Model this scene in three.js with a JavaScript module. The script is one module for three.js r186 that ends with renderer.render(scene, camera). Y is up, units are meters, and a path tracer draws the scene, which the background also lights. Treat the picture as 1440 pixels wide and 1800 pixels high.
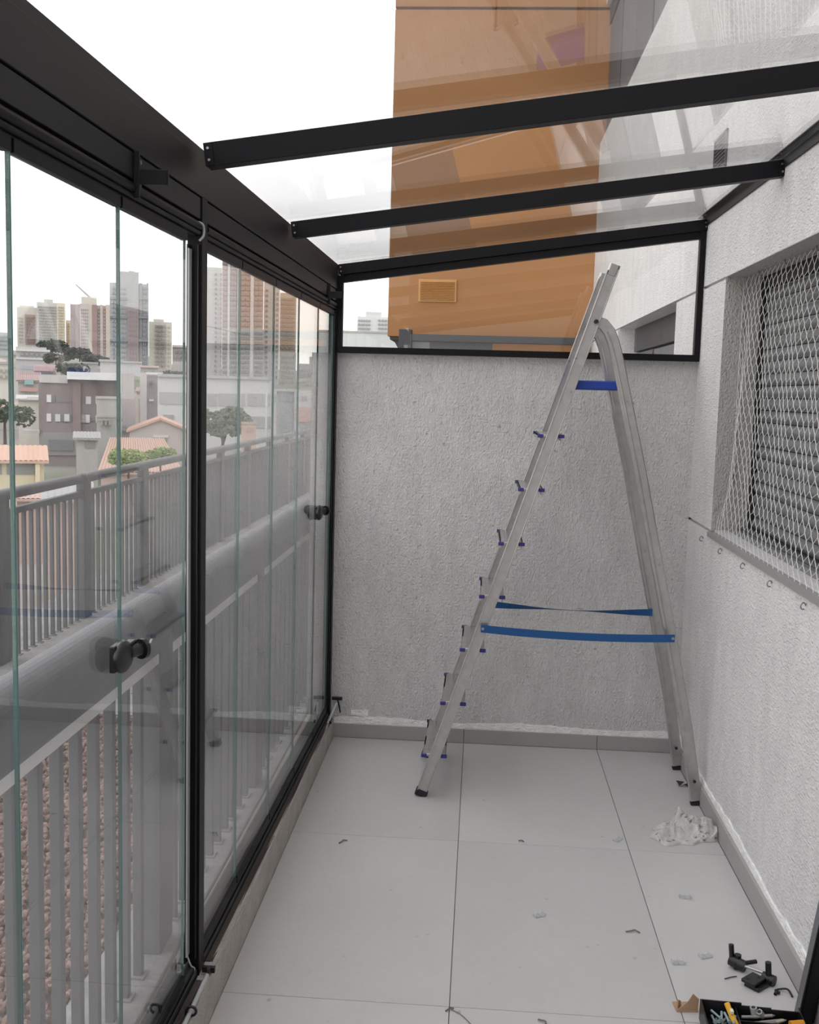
import * as THREE from 'three';
import { mergeGeometries } from 'three/addons/utils/BufferGeometryUtils.js';
import { RoundedBoxGeometry } from 'three/addons/geometries/RoundedBoxGeometry.js';

// ---------------------------------------------------------------- camera, sky, exposure
const scene = new THREE.Scene();
const camera = new THREE.PerspectiveCamera(51.84, 1440 / 1800, 0.05, 3000);
camera.rotation.order = 'YXZ';
camera.position.set(0.6064, 1.6, 4.726);
camera.rotation.set(-0.1133, 0.0655, 0.0272);
const renderer = new THREE.WebGLRenderer({ antialias: true });
renderer.toneMapping = THREE.LinearToneMapping;
renderer.toneMappingExposure = 0.8;
renderer.shadowMap.enabled = true;

let seed = 20240517;
const rnd = () => { seed = (seed * 1664525 + 1013904223) >>> 0; return seed / 4294967296; };
const rr = (a, b) => a + (b - a) * rnd();

// periodic value noise
const PERM = new Uint16Array(65536);
for (let i = 0; i < PERM.length; i++) PERM[i] = Math.floor(rnd() * 65536);
const hash = (x, y) => PERM[(PERM[x & 65535] + y * 131) & 65535] / 65535;
function vnoise(x, y, px, py) {
  const xi = Math.floor(x), yi = Math.floor(y), fx = x - xi, fy = y - yi;
  const u = fx * fx * (3 - 2 * fx), v = fy * fy * (3 - 2 * fy), m = (a, p) => ((a % p) + p) % p;
  const a = hash(m(xi, px), m(yi, py)), b = hash(m(xi + 1, px), m(yi, py)), c = hash(m(xi, px), m(yi + 1, py)), d = hash(m(xi + 1, px), m(yi + 1, py));
  return (a + (b - a) * u) * (1 - v) + (c + (d - c) * u) * v;
}
function fbm(u, v, fx, fy, oct) {
  let s = 0, w = 0.5, t = 0;
  for (let o = 0; o < oct; o++) { s += w * vnoise(u * fx, v * fy, fx, fy); t += w; w *= 0.5; fx *= 2; fy *= 2; }
  return s / t;
}
function tex(w, h, fn, srgb, rx = 1, ry = rx) {
  const d = new Uint8Array(w * h * 4);
  for (let y = 0; y < h; y++) for (let x = 0; x < w; x++) {
    const c = fn(x / w, y / h), i = (y * w + x) * 4;
    const k = Array.isArray(c) ? c : [c, c, c];
    for (let j = 0; j < 3; j++) d[i + j] = Math.max(0, Math.min(255, Math.round(k[j] * 255)));
    d[i + 3] = 255;
  }
  const t = new THREE.DataTexture(d, w, h);
  t.wrapS = t.wrapT = THREE.RepeatWrapping; t.magFilter = THREE.LinearFilter; t.minFilter = THREE.LinearFilter;
  if (srgb) t.colorSpace = THREE.SRGBColorSpace;
  t.repeat.set(rx, ry); t.needsUpdate = true;
  return t;
}
// overcast sky: nearly white, a little warm low down, soft thin cloud streaks
{
  const W = 1024, H = 512, d = new Float32Array(W * H * 4), L = 2.4;
  for (let y = 0; y < H; y++) for (let x = 0; x < W; x++) {
    const u = x / W, v = y / H, el = (v - 0.5) * Math.PI, i = (y * W + x) * 4;
    const lo = Math.exp(-Math.max(0, el) / 0.09);
    const c = fbm(u, v * 3, 14, 60, 4), c2 = fbm(u, v, 6, 8, 3);
    const cl = THREE.MathUtils.smoothstep(c, 0.56, 0.74) * Math.exp(-Math.max(0, el - 0.2) / 0.2) * (1 - lo);
    const b = L * (1 + 0.12 * (c2 - 0.5)) * (1 - 0.14 * cl);
    d[i] = b; d[i + 1] = b * (1.0 - 0.025 * lo); d[i + 2] = b * (1.03 - 0.16 * lo); d[i + 3] = 1;
  }
  const t = new THREE.DataTexture(d, W, H, THREE.RGBAFormat, THREE.FloatType);
  t.mapping = THREE.EquirectangularReflectionMapping; t.magFilter = THREE.LinearFilter; t.needsUpdate = true;
  scene.background = t; scene.environment = t;
}

// ---------------------------------------------------------------- helpers
const used = {};
function numbered(n) { used[n] = (used[n] ?? -1) + 1; return used[n] ? n + '_' + String(used[n]).padStart(3, '0') : n; }
const V = (x, y, z) => new THREE.Vector3(x, y, z);
function meters(g) {                                                   // uv in metres from the dominant axis of each normal
  const p = g.attributes.position, n = g.attributes.normal, uv = new Float32Array(p.count * 2);
  for (let i = 0; i < p.count; i++) {
    const ax = Math.abs(n.getX(i)), ay = Math.abs(n.getY(i)), az = Math.abs(n.getZ(i));
    if (ax >= ay && ax >= az) { uv[2 * i] = p.getZ(i); uv[2 * i + 1] = p.getY(i); }
    else if (ay >= az) { uv[2 * i] = p.getX(i); uv[2 * i + 1] = p.getZ(i); }
    else { uv[2 * i] = p.getX(i); uv[2 * i + 1] = p.getY(i); }
  }
  g.setAttribute('uv', new THREE.BufferAttribute(uv, 2));
  return g;
}
const flat = (g) => { g = g.index ? g.toNonIndexed() : g; for (const k of Object.keys(g.attributes)) if (!['position', 'normal', 'uv'].includes(k)) g.deleteAttribute(k); if (!g.attributes.uv) meters(g); return g; };
function merged(gs) { gs = [].concat(gs); return gs.length === 1 ? gs[0] : mergeGeometries(gs.map(flat)); }
function obj(name, gs, m, parent = scene) {
  const o = new THREE.Mesh(merged(gs), m);
  o.name = parent === scene ? numbered(name) : name; o.castShadow = o.receiveShadow = true;
  parent.add(o); return o;
}
function tag(o, label, category, group, kind) {
  if (label) o.userData.label = label; if (category) o.userData.category = category;
  if (group) o.userData.group = group; if (kind) o.userData.kind = kind;
  return o;
}
function thing(name, label, category, at = [0, 0, 0], turn = 0, group) {
  const o = new THREE.Group(); o.name = numbered(name); scene.add(o);
  o.position.set(...at); o.rotation.y = turn; return tag(o, label, category, group);
}
function struct(name, gs, m, parent = scene) { const o = obj(name, gs, m, parent); if (parent === scene) o.userData.kind = 'structure'; return o; }
// box given by its corners
const bx = (x0, x1, y0, y1, z0, z1) => meters(new THREE.BoxGeometry(x1 - x0, y1 - y0, z1 - z0).translate((x0 + x1) / 2, (y0 + y1) / 2, (z0 + z1) / 2));
const rb = (x0, x1, y0, y1, z0, z1, r = 0.002, s = 2) => meters(new RoundedBoxGeometry(x1 - x0, y1 - y0, z1 - z0, s, Math.min(r, (x1 - x0) / 2.01, (y1 - y0) / 2.01, (z1 - z0) / 2.01)).translate((x0 + x1) / 2, (y0 + y1) / 2, (z0 + z1) / 2));
const UPV = V(0, 1, 0);
function rod(a, b, r, n = 10, r2 = r) {
  const A = V(...a), B = V(...b), d = B.clone().sub(A), g = new THREE.CylinderGeometry(r2, r, d.length(), n);
  return g.applyQuaternion(new THREE.Quaternion().setFromUnitVectors(UPV, d.normalize())).translate((A.x + B.x) / 2, (A.y + B.y) / 2, (A.z + B.z) / 2);
}
// bar of rectangular section (w in the path's own plane xy, d along z) swept along points [x, y, z]; chamfered
function sweep(pts, w, d, ch = 0.003) {
  const n = pts.length, pos = [], idx = [];
  const hw = w / 2, hd = d / 2, prof = [[-hw, -hd + ch], [-hw, hd - ch], [-hw + ch, hd], [hw - ch, hd], [hw, hd - ch], [hw, -hd + ch], [hw - ch, -hd], [-hw + ch, -hd]];
  const rings = pts.map((p, i) => {
    const a = pts[Math.max(0, i - 1)], b = pts[Math.min(n - 1, i + 1)], t = V(b[0] - a[0], b[1] - a[1], 0).normalize(), s = V(t.y, -t.x, 0);
    return prof.map(([u, v]) => V(p[0] + s.x * u, p[1] + s.y * u, p[2] + v));
  });
  const quad = (a, b, c, e) => { for (const q of [a, b, c, a, c, e]) pos.push(q.x, q.y, q.z); };
  for (let i = 0; i < n - 1; i++) for (let k = 0; k < 8; k++) quad(rings[i][k], rings[i][(k + 1) % 8], rings[i + 1][(k + 1) % 8], rings[i + 1][k]);
  for (const [R, f] of [[rings[0], 1], [rings[n - 1], -1]]) for (let k = 1; k < 7; k++) for (const q of f > 0 ? [R[0], R[k + 1], R[k]] : [R[0], R[k], R[k + 1]]) pos.push(q.x, q.y, q.z);
  const g = new THREE.BufferGeometry(); g.setAttribute('position', new THREE.Float32BufferAttribute(pos, 3)); g.computeVertexNormals();
  return meters(g);
}
function tube(pts, r, n = 24, k = 8, closed = false) { return new THREE.TubeGeometry(new THREE.CatmullRomCurve3(pts.map((p) => V(...p)), closed), n, r, k, closed); }
function prism(outline, z0, z1) {                                      // outline in xy, extruded z0..z1
  const s = new THREE.Shape(outline.map(([x, y]) => new THREE.Vector2(x, y)));
  return meters(new THREE.ExtrudeGeometry(s, { depth: z1 - z0, bevelEnabled: false }).translate(0, 0, z0));
}
const std = (color, roughness = 0.8, extra = {}) => new THREE.MeshStandardMaterial({ color, roughness, ...extra });
const COL = {};
const paint = (c, r = 0.85) => (COL[c + r] ??= std(c, r));

// ---------------------------------------------------------------- materials
const plasterBump = tex(1024, 1024, (u, v) => {
  const w = u + 0.012 * fbm(u, v, 9, 9, 2), a = fbm(w, v, 120, 64, 3), b = fbm(u, v, 200, 170, 2), c = fbm(w, v, 60, 22, 2);
  return 0.55 * Math.abs(a - 0.5) * 2 + 0.25 * b + 0.3 * c;
}, false, 1.1);
const plasterFine = tex(1024, 1024, (u, v) => {
  const a = fbm(u, v + 0.01 * fbm(u, v, 7, 7, 2), 44, 96, 3), b = fbm(u, v, 180, 180, 2);
  return 0.6 * Math.abs(a - 0.5) * 2 + 0.35 * b;
}, false, 1.1);
const grime = (lo, k, stains) => tex(1024, 1024, (u, v) => {
  const a = fbm(u, v, 5, 7, 5), f = fbm(u, v, 200, 200, 2), e = fbm(u, v, 40, 14, 4);
  let s = lo + k * (a - 0.5) + 0.05 * (f - 0.5) + 0.06 * (e - 0.5);
  if (stains) { const q = fbm(u, v, 70, 90, 2); s -= 0.16 * THREE.MathUtils.smoothstep(q, 0.86, 0.96); }
  return [s, s * 0.991, s * 0.986];
}, true, 0.55);
const M = {
  backPlaster: std('#ffffff', 0.92, { map: grime(0.785, 0.045, true), bumpMap: plasterBump, bumpScale: 0.0075 }),
  rightPlaster: std('#ffffff', 0.92, { map: grime(0.825, 0.035, false), bumpMap: plasterFine, bumpScale: 0.0055 }),
  farPlaster: std('#cfcdc9', 0.9),
  mortar: std('#ffffff', 0.95, { map: tex(256, 256, (u, v) => { const s = 0.93 + 0.1 * (fbm(u, v, 20, 20, 4) - 0.5); return [s, s, s * 0.99]; }, true, 2), bumpMap: plasterFine, bumpScale: 0.006 }),
  skirting: std('#a09b9a', 0.5),
  kerb: std('#ffffff', 0.9, { map: tex(512, 512, (u, v) => { const s = 0.66 + 0.14 * (fbm(u, v, 12, 12, 5) - 0.5) + 0.06 * (fbm(u, v, 100, 100, 2) - 0.5); return [s, s * 0.975, s * 0.93]; }, true, 1.3), bumpMap: plasterFine, bumpScale: 0.004 }),
  grout: std('#7f7c7b', 0.95),
  alu: new THREE.MeshPhysicalMaterial({ color: '#0f0f13', roughness: 0.45, specularIntensity: 0.4 }),
  header: new THREE.MeshPhysicalMaterial({ color: '#1b1b1d', roughness: 0.45, specularIntensity: 0.6 }),
  aluSoft: new THREE.MeshPhysicalMaterial({ color: '#19191d', roughness: 0.5, specularIntensity: 0.6 }),
  strip: std('#463d3b', 0.9),
  black: std('#141416', 0.35),
  bracketBlack: std('#121318', 0.5),
  bolt: std('#a9abae', 0.3, { metalness: 0.9 }),
  glass: new THREE.MeshPhysicalMaterial({ color: '#fdfdfd', transmission: 1, thickness: 0, roughness: 0, ior: 1.5 }),
  roofGlass: new THREE.MeshPhysicalMaterial({ color: '#fdfdfd', transmission: 1, thickness: 0, roughness: 0, ior: 1.5 }),
  glassEdge: std('#6d918d', 0.1),
  seal: std('#a9abac', 0.35),
  rail: std('#636467', 0.5),
  railLight: std('#e2e2e2', 0.55),
  ladder: std('#c6c6c6', 0.3, { metalness: 0.8, map: tex(256, 256, (u, v) => { const s = 0.93 + 0.1 * (fbm(u, v, 30, 30, 3) - 0.5) - 0.3 * THREE.MathUtils.smoothstep(fbm(u, v, 26, 26, 2), 0.87, 0.95); return [s, s * 0.99, s * 0.98]; }, true, 1.5) }),
  bluePlastic: std('#163a9a', 0.45),
  purple: std('#2f2a7a', 0.45),
  strap: std('#0c4c84', 0.6),
  rubber: std('#1f1f28', 0.7),
  orange: std('#ffffff', 0.85, { map: tex(512, 512, (u, v) => { const s = 0.95 + 0.16 * (fbm(u, v, 3, 9, 5) - 0.5); return [0.695 * s, 0.5 * s, 0.325 * s]; }, true, 0.22) }),
  darkFrame: std('#3a3b40', 0.5),
  shutter: std('#6f6f70', 0.55),
  revealShade: std('#b3b0ad', 0.95, { bumpMap: plasterBump, bumpScale: 0.008 }),  // greyer than the wall: recess shade is put into this plaster colour
  track: std('#39393b', 0.5),
  darkVoid: std('#17171a', 0.6),
  net: std('#d9d9d6', 0.6),
  zinc: std('#9a9b9c', 0.35, { metalness: 0.8 }),
  concrete: std('#ffffff', 0.95, { map: tex(512, 512, (u, v) => { const s = 0.58 + 0.22 * (fbm(u, v, 9, 9, 5) - 0.5) + 0.08 * (fbm(u, v, 120, 120, 2) - 0.5); return [s, s, s * 0.99]; }, true, 1), bumpMap: plasterFine, bumpScale: 0.004 }),
  cloth: std('#ffffff', 0.95, { map: tex(256, 256, (u, v) => { const s = 0.74 + 0.2 * (fbm(u, v, 12, 12, 4) - 0.5) - 0.3 * THREE.MathUtils.smoothstep(fbm(u, v, 9, 14, 4), 0.62, 0.8); return [s, s * 0.985, s * 0.96]; }, true, 5) }),
  card: std('#a98a6d', 0.9),
};
// ---------------------------------------------------------------- the room: floor, walls, skirting
const floor = struct('floor', bx(-0.2, 1.7, -0.25, -0.005, -0.15, 6.62), M.grout);
const tileMats = [0, 1, 2].map((k) => std('#ffffff', 0.34, {
  map: tex(512, 512, (u, v) => { const s = 0.735 + 0.01 * (k - 1) + 0.035 * (fbm(u, v, 4 + k, 5, 5) - 0.5) + 0.015 * (fbm(u, v, 90, 90, 2) - 0.5) - 0.12 * THREE.MathUtils.smoothstep(fbm(u + k * 0.3, v, 50, 56, 2), 0.88, 0.97); return [s * 1.0, s * 0.985, s * 0.98]; }, true, 0.6),
  roughnessMap: tex(256, 256, (u, v) => 0.9 + 0.14 * (fbm(u, v, 6, 6, 4) - 0.5), false, 0.8),
}));
const TX = [-0.03, 0.576, 1.1845, 1.523], TZ = [0.012, 1.084, 2.12, 3.156, 4.192, 5.228, 6.6];
for (let i = 0; i < 3; i++) for (let j = 0; j < 6; j++) struct('tile', rb(TX[i] + 0.0011, TX[i + 1] - 0.0011, -0.006, 0, TZ[j] + 0.0011, TZ[j + 1] - 0.0011, 0.0012, 1), tileMats[(i * 2 + j) % 3], floor);

function wavyBand(y0, y1, a, b, n, amp, at) {                          // a smeared mortar band: outline with ragged edges, at(u, y) gives the corner
  const top = [], bot = [];
  for (let i = 0; i <= n; i++) { const u = a + (b - a) * i / n; top.push([u, y1 + amp * (rnd() - 0.5) + amp * Math.sin(u * 9)]); bot.push([u, y0 + amp * 0.4 * (rnd() - 0.5)]); }
  return prism([...bot, ...top.reverse()], 0, at);
}
const wallBack = struct('wall_back', bx(-0.16, 1.5415, -0.25, 1.765, -0.15, 0), M.backPlaster);
struct('mortar_band', wavyBand(0.063, 0.094, -0.03, 1.535, 60, 0.006, 0.004), M.mortar, wallBack);
struct('joint_smear', [wavyBand(0.105, 0.122, 0.05, 0.13, 10, 0.012, 0.003), wavyBand(0.12, 0.126, 0.085, 0.1, 6, 0.006, 0.003)], M.mortar, wallBack);
const skirtB = new THREE.Group(); skirtB.name = 'baseboard_back'; skirtB.userData.kind = 'structure'; scene.add(skirtB);
for (const [a, b] of [[-0.03, 0.5745], [0.5765, 1.183], [1.185, 1.53]]) struct('skirting_tile', rb(a, b, 0, 0.065, 0, 0.012, 0.0015), M.skirting, skirtB);
const skirtR = new THREE.Group(); skirtR.name = 'baseboard_right'; skirtR.userData.kind = 'structure'; scene.add(skirtR);
for (let j = 0; j < 6; j++) struct('skirting_tile', rb(1.523, 1.5415, 0, 0.077, TZ[j] + 0.001, TZ[j + 1] - 0.001, 0.0015), M.skirting, skirtR);
// right wall: sill band, piers, lintel band, upper window band, top; its recessed joints are real gaps with a backing
const X0 = 1.5415, X1 = 1.76;
const wallRight = struct('wall_right', [
  bx(X0, X1, -0.25, 1.071, -4.7, 6.62), bx(X0, X1, 2.083, 3.76, -4.7, 6.62), bx(X0, X1, 4.9, 12, -4.7, 6.62), bx(X0, X1, -12, -0.25, -4.7, -0.15),
  bx(X0, X1, 1.083, 2.071, -4.7, -2.85), bx(X0, X1, 1.083, 2.071, -0.6, 0.456), bx(X0, X1, 1.083, 2.071, 1.95, 6.62),
  bx(X0, X1, 3.76, 4.9, -0.6, 6.62),
  bx(X0 + 0.014, X1, 1.071, 1.083, -4.7, 6.62), bx(X0 + 0.014, X1, 2.071, 2.083, -4.7, -2.85), bx(X0 + 0.014, X1, 2.071, 2.083, -0.6, 0.456), bx(X0 + 0.014, X1, 2.071, 2.083, 1.95, 6.62),
], M.rightPlaster);
{
  const n = 90, top = [], bot = [];
  for (let i = 0; i <= n; i++) { const u = 0.02 + 6.5 * i / n; top.push([u, 0.104 + 0.012 * (rnd() - 0.5) + 0.007 * Math.sin(u * 7)]); bot.push([u, 0.0765]); }
  struct('mortar_band', prism([...bot, ...top.reverse()], 0, 0.008).rotateY(-Math.PI / 2).translate(1.5425, 0, 0), M.mortar, wallRight);
}
struct('wall_rear', bx(-0.2, X1, -0.25, 3.4, 6.6, 6.75), M.farPlaster);
// kerb under the glass, and the granite sill outside
struct('trim_1', [rb(-0.15, -0.03, -0.2, 0.11, 0.0, 6.6, 0.006), wavyBand(0.1, 0.112, 0, 6.55, 120, 0.006, 0.004).rotateY(-Math.PI / 2).translate(-0.029, 0, 0)], M.kerb);
struct('trim_2', rb(-0.34, -0.152, -0.2, 0.115, -0.8, 6.6, 0.005), M.concrete);

// ---------------------------------------------------------------- windows of the right wall
function shutterWindow(num, z0, z1, y0, y1, xf, slatMat, pitch) {
  const w = new THREE.Group(); w.name = 'window_' + num; w.userData.kind = 'structure'; scene.add(w);
  struct('window_frame', [rb(xf - 0.004, xf + 0.05, y0, y1, z0, z0 + 0.014), rb(xf - 0.004, xf + 0.05, y0, y1, z0 + 0.03, z0 + 0.05), rb(xf - 0.004, xf + 0.05, y0, y1, z1 - 0.05, z1), rb(xf - 0.006, xf + 0.05, y1 - 0.05, y1, z0, z1), rb(xf - 0.006, xf + 0.05, y0, y0 + 0.02, z0, z1), bx(xf + 0.052, xf + 0.07, y0, y1, z0, z1)], M.darkVoid, w);
  const prof = []; const hp = pitch * 0.94;
  for (let i = 0; i <= 8; i++) { const t = i / 8; prof.push([-0.011 * Math.sin(Math.PI * Math.min(1, t * 1.15)) - 0.001, t * hp]); }
  const slat = prism([[0.012, hp], [0.012, 0], ...prof], z0 + 0.055, z1 - 0.055);
  for (let y = y1 - 0.05 - pitch; y > y0 + 0.02; y -= pitch) { const s = struct('shutter_slat', slat, slatMat, w); s.position.set(xf + 0.012, y, 0); }
  return w;
}
const win = shutterWindow(1, 0.456, 1.95, 1.083, 2.083, 1.684, M.shutter, 0.0465);
struct('window_sill', prism([[1.532, 1.054], [1.695, 1.076], [1.695, 1.0935], [1.532, 1.074]], 0.43, 1.98), std('#8f8d8c', 0.5), win);
struct('shaded_reveal_lining', [bx(1.5415, 1.682, 1.083, 2.08, 0.456, 0.459), bx(1.5415, 1.682, 1.083, 2.08, 1.947, 1.95), bx(1.5415, 1.682, 2.08, 2.083, 0.456, 1.95)], M.revealShade, win);  // added thin lining, its grey stands for shade on jambs and soffit
struct('sill_track', [rb(1.655, 1.68, 1.0885, 1.099, 0.46, 1.945), rb(1.64, 1.647, 1.0875, 1.094, 0.46, 1.945)], M.rail, win);
for (const [n, z0, z1, y0, y1] of [[2, -2.85, -0.6, 1.083, 2.083], [3, -4.7, -0.6, 3.76, 4.9]]) {
  const dp = n === 3 ? -0.085 : 0;
  const w = new THREE.Group(); w.name = 'window_' + n; w.userData.kind = 'structure'; scene.add(w);
  const ps = Math.ceil((z1 - z0) / 0.95);
  struct('window_frame', [bx(1.71 + dp, 1.75, y0, y1, z0, z1), rb(1.66 + dp, 1.71 + dp, y1 - 0.16, y1, z0, z1)], M.darkFrame, w);
  for (let i = 0; i < ps; i++) { const a = z0 + (z1 - z0) * i / ps, b = z0 + (z1 - z0) * (i + 1) / ps; struct('shutter_panel', rb(1.672 + dp + 0.006 * (i % 2), 1.71 + dp, y0, y1 - 0.17, a + 0.012, b - 0.012, 0.004), i % 2 ? std('#6a6b6f', 0.6) : std('#5c5d61', 0.6), w); }
}
// ---------------------------------------------------------------- glass front on the left
const TH = -0.008, CT = Math.cos(TH), ST = Math.sin(TH);
const LW = (lx, y, lz) => [-0.044 + lx * CT + lz * ST, y, lz * CT - lx * ST];
const lthing = (name, label, cat, at, group) => thing(name, label, cat, LW(...at), TH, group);
{
  const h = lthing('header_beam', 'long dark aluminium header beam running above all the glass panels on the left', 'beam', [0, 2.04, 0]);
  obj('beam_body', rb(-0.1, 0, 0, 0.088, -0.02, 5.3, 0.002), M.header, h);
  obj('beam_lip', prism([[-0.1, 0.086], [-0.0005, 0.086], [-0.0005, 0.1075], [-0.1, 0.0937]], -0.02, 5.3), M.header, h);
  for (const [z0, z1] of [[0.05, 2.186], [2.24, 4.4]]) obj('fascia_panel', rb(-0.09, -0.003, -0.052, -0.003, z0, z1, 0.002), M.aluSoft, h);
}
for (const [z, label, top] of [[2.19, 'black square post between the two bays of glass panels', 2.04], [0.004, 'black corner post where the glass panels meet the end wall', 2.04], [4.405, 'black square post at the near end of the glass front beside the camera', 2.04]]) {
  const p = lthing('frame_post', label, 'post', [-0.017, 0.11, z]);
  obj('post_body', rb(-0.019, 0.017, 0.0, top - 0.11, 0, 0.046, 0.0015), M.alu, p);
  obj('side_channel', [rb(-0.016, -0.012, 0.05, 1.82, 0.046, 0.062, 0.001), rb(0.008, 0.011, 0.05, 1.82, 0.046, 0.056, 0.001)], M.black, p);
  if (z > 1) obj('seal_strip', [rb(-0.011, -0.007, 0.06, 1.81, 0.0465, 0.07, 0.001), tube([[-0.009, 0.06, 0.06], [0.001, 0.03, 0.056], [0.007, 0.024, 0.052], [0.007, 0.0, 0.052]], 0.0022, 16, 6)], M.seal, p);
}
const BAYS = [['far', 0.052, 2.188, [0.075, 0.467, 0.894, 1.338, 1.802, 2.17]], ['near', 2.238, 4.404, [2.33, 2.762, 3.212, 3.66, 4.1, 4.39]]];
const PANEL = {
  far: ['frameless glass panel touching the corner post, behind the small far lock', 'second frameless glass panel from the corner post', 'third frameless glass panel from the corner post, in the middle of the far bay', 'fourth glass panel from the corner post, before the rose tower', 'frameless glass panel right behind the black middle post'],
  near: ['frameless glass panel just in front of the middle post, with the keyed lock', 'second glass panel in front of the middle post, ending at the thick green edge', 'glass panel cut by the left border of the picture', 'glass panel out to the left beside the camera', 'last narrow glass panel of the near bay'],
};
for (const [bay, z0, z1, cuts] of BAYS) {
  const tr = lthing('bottom_track', bay === 'far' ? 'black double floor track under the far bay of glass panels' : 'black double floor track under the near bay of glass panels', 'track', [0, 0.11, z0]);
  const L = z1 - z0;
  obj('base_plate', rb(-0.07, -0.002, 0, 0.006, 0, L, 0.001), M.alu, tr);
  obj('guide_channel', [rb(-0.062, -0.057, 0.006, 0.045, 0, L, 0.001), rb(-0.03, -0.024, 0.006, 0.04, 0, L, 0.001), rb(-0.024, -0.012, 0.006, 0.026, 0, L, 0.001), rb(-0.008, -0.004, 0.006, 0.018, 0, L, 0.001)], M.track, tr);
  obj('primer_strip', [rb(-0.003, 0.0125, 0, 0.003, 0.02, L - 0.02, 0.001), wavyBand(-0.013, 0.003, 0.02, L - 0.02, 40, 0.005, 0.0015).rotateY(-Math.PI / 2).translate(0.0165, 0, 0)], M.strip, tr);
  const tt = lthing('top_track', bay === 'far' ? 'dark rounded top track holding the far bay of glass panels' : 'dark rounded top track holding the near bay of glass panels', 'track', [0, 1.984, z0]);
  obj('track_body', [rb(-0.06, -0.006, -0.03, 0.0, 0, L, 0.003), rb(-0.055, -0.012, -0.036, -0.028, 0, L, 0.003)], M.aluSoft, tt);
  obj('track_bead', [rod([-0.006, -0.012, 0.002], [-0.006, -0.012, L - 0.002], 0.009, 12), rod([-0.008, -0.027, 0.002], [-0.008, -0.027, L - 0.002], 0.006, 10)], M.alu, tt);
  if (bay === 'near') obj('end_clip', tube([[-0.004, -0.004, 0.018], [0.006, -0.01, 0.014], [0.007, -0.034, 0.012], [-0.002, -0.047, 0.016]], 0.003, 14, 6), M.seal, tt);
  for (let i = 0; i < cuts.length - 1; i++) {
    const a = cuts[i] + 0.0015, b = cuts[i + 1] - 0.0015, W = b - a;
    const p = lthing('glass_panel', PANEL[bay][i], 'glass panel', [-0.0145, 0.15, a]);  // one folding panel of the glass curtain
    obj('pane', bx(-0.003, 0.003, 0.012, 1.79, 0.0012, W - 0.0012), M.glass, p);
    obj('polished_edge', [bx(-0.003, 0.003, 0.012, 1.79, 0, 0.0012), bx(-0.003, 0.003, 0.012, 1.79, W - 0.0012, W)], M.glassEdge, p);
    obj('bottom_profile', rb(-0.007, 0.007, -0.004, 0.018, 0.003, W - 0.003, 0.001), M.alu, p);
    obj('top_profile', rb(-0.007, 0.008, 1.776, 1.7965, 0.003, W - 0.003, 0.001), M.alu, p);
  }
}
function lock(label, z, y, withKey) {
  const t = lthing('glass_lock', label, 'lock', [-0.003, y, z]);
  const s = new THREE.SphereGeometry(1, 28, 18).scale(0.016, 0.031, 0.039).translate(0.0085, 0, 0.004);
  obj('lock_body', s, M.black, t);
  obj('lock_plate', [rb(-0.008, 0.004, -0.026, 0.026, -0.028, 0.034, 0.003), rb(0.002, 0.02, 0.012, 0.024, -0.044, 0.01, 0.004)], M.black, t);
  obj('barrel', [rod([0.008, 0.004, -0.012], [0.026, 0.004, -0.044], 0.013, 18), rod([0.026, 0.004, -0.044], [0.03, 0.004, -0.052], 0.02, 20)], M.black, t);
  obj('cylinder_face', rod([0.03, 0.004, -0.052], [0.0308, 0.004, -0.0535], 0.013, 18), M.zinc, t);
  if (withKey) obj('key', [rb(0.0305, 0.034, 0.001, 0.008, -0.083, -0.052, 0.001), rod([0.032, 0.005, -0.089], [0.036, 0.005, -0.089], 0.009, 14)], M.zinc, t);
}
lock('black round lock with a silver key on the near glass panels', 2.795, 1.083, true);
lock('small black lock on the far glass panels beside the corner post', 0.475, 1.1, false);
for (const [z, label] of [[2.7, 'black angle bracket screwed to the header above the near glass panels'], [0.3, 'small black angle bracket on the header near the corner post']]) {
  const b = lthing('header_bracket', label, 'bracket', [-0.003, 1.965, z]);
  obj('wall_plate', rb(0, 0.004, 0.012, 0.07, -0.03, 0.006, 0.001), M.aluSoft, b);
  obj('upright_plate', rb(0.0, 0.012, -0.012, 0.075, 0.004, 0.008, 0.001), M.bracketBlack, b);
  obj('arm', [rb(0.004, 0.066, 0.014, 0.042, 0.0, 0.004, 0.001), rb(0.062, 0.066, 0.014, 0.042, -0.004, 0.004, 0.001)], M.bracketBlack, b);
  for (const y of [0.03, 0.058]) obj('bolt', rod([0.003, y, -0.014], [0.008, y, -0.014], 0.004, 10), M.bolt, b);
}
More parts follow.
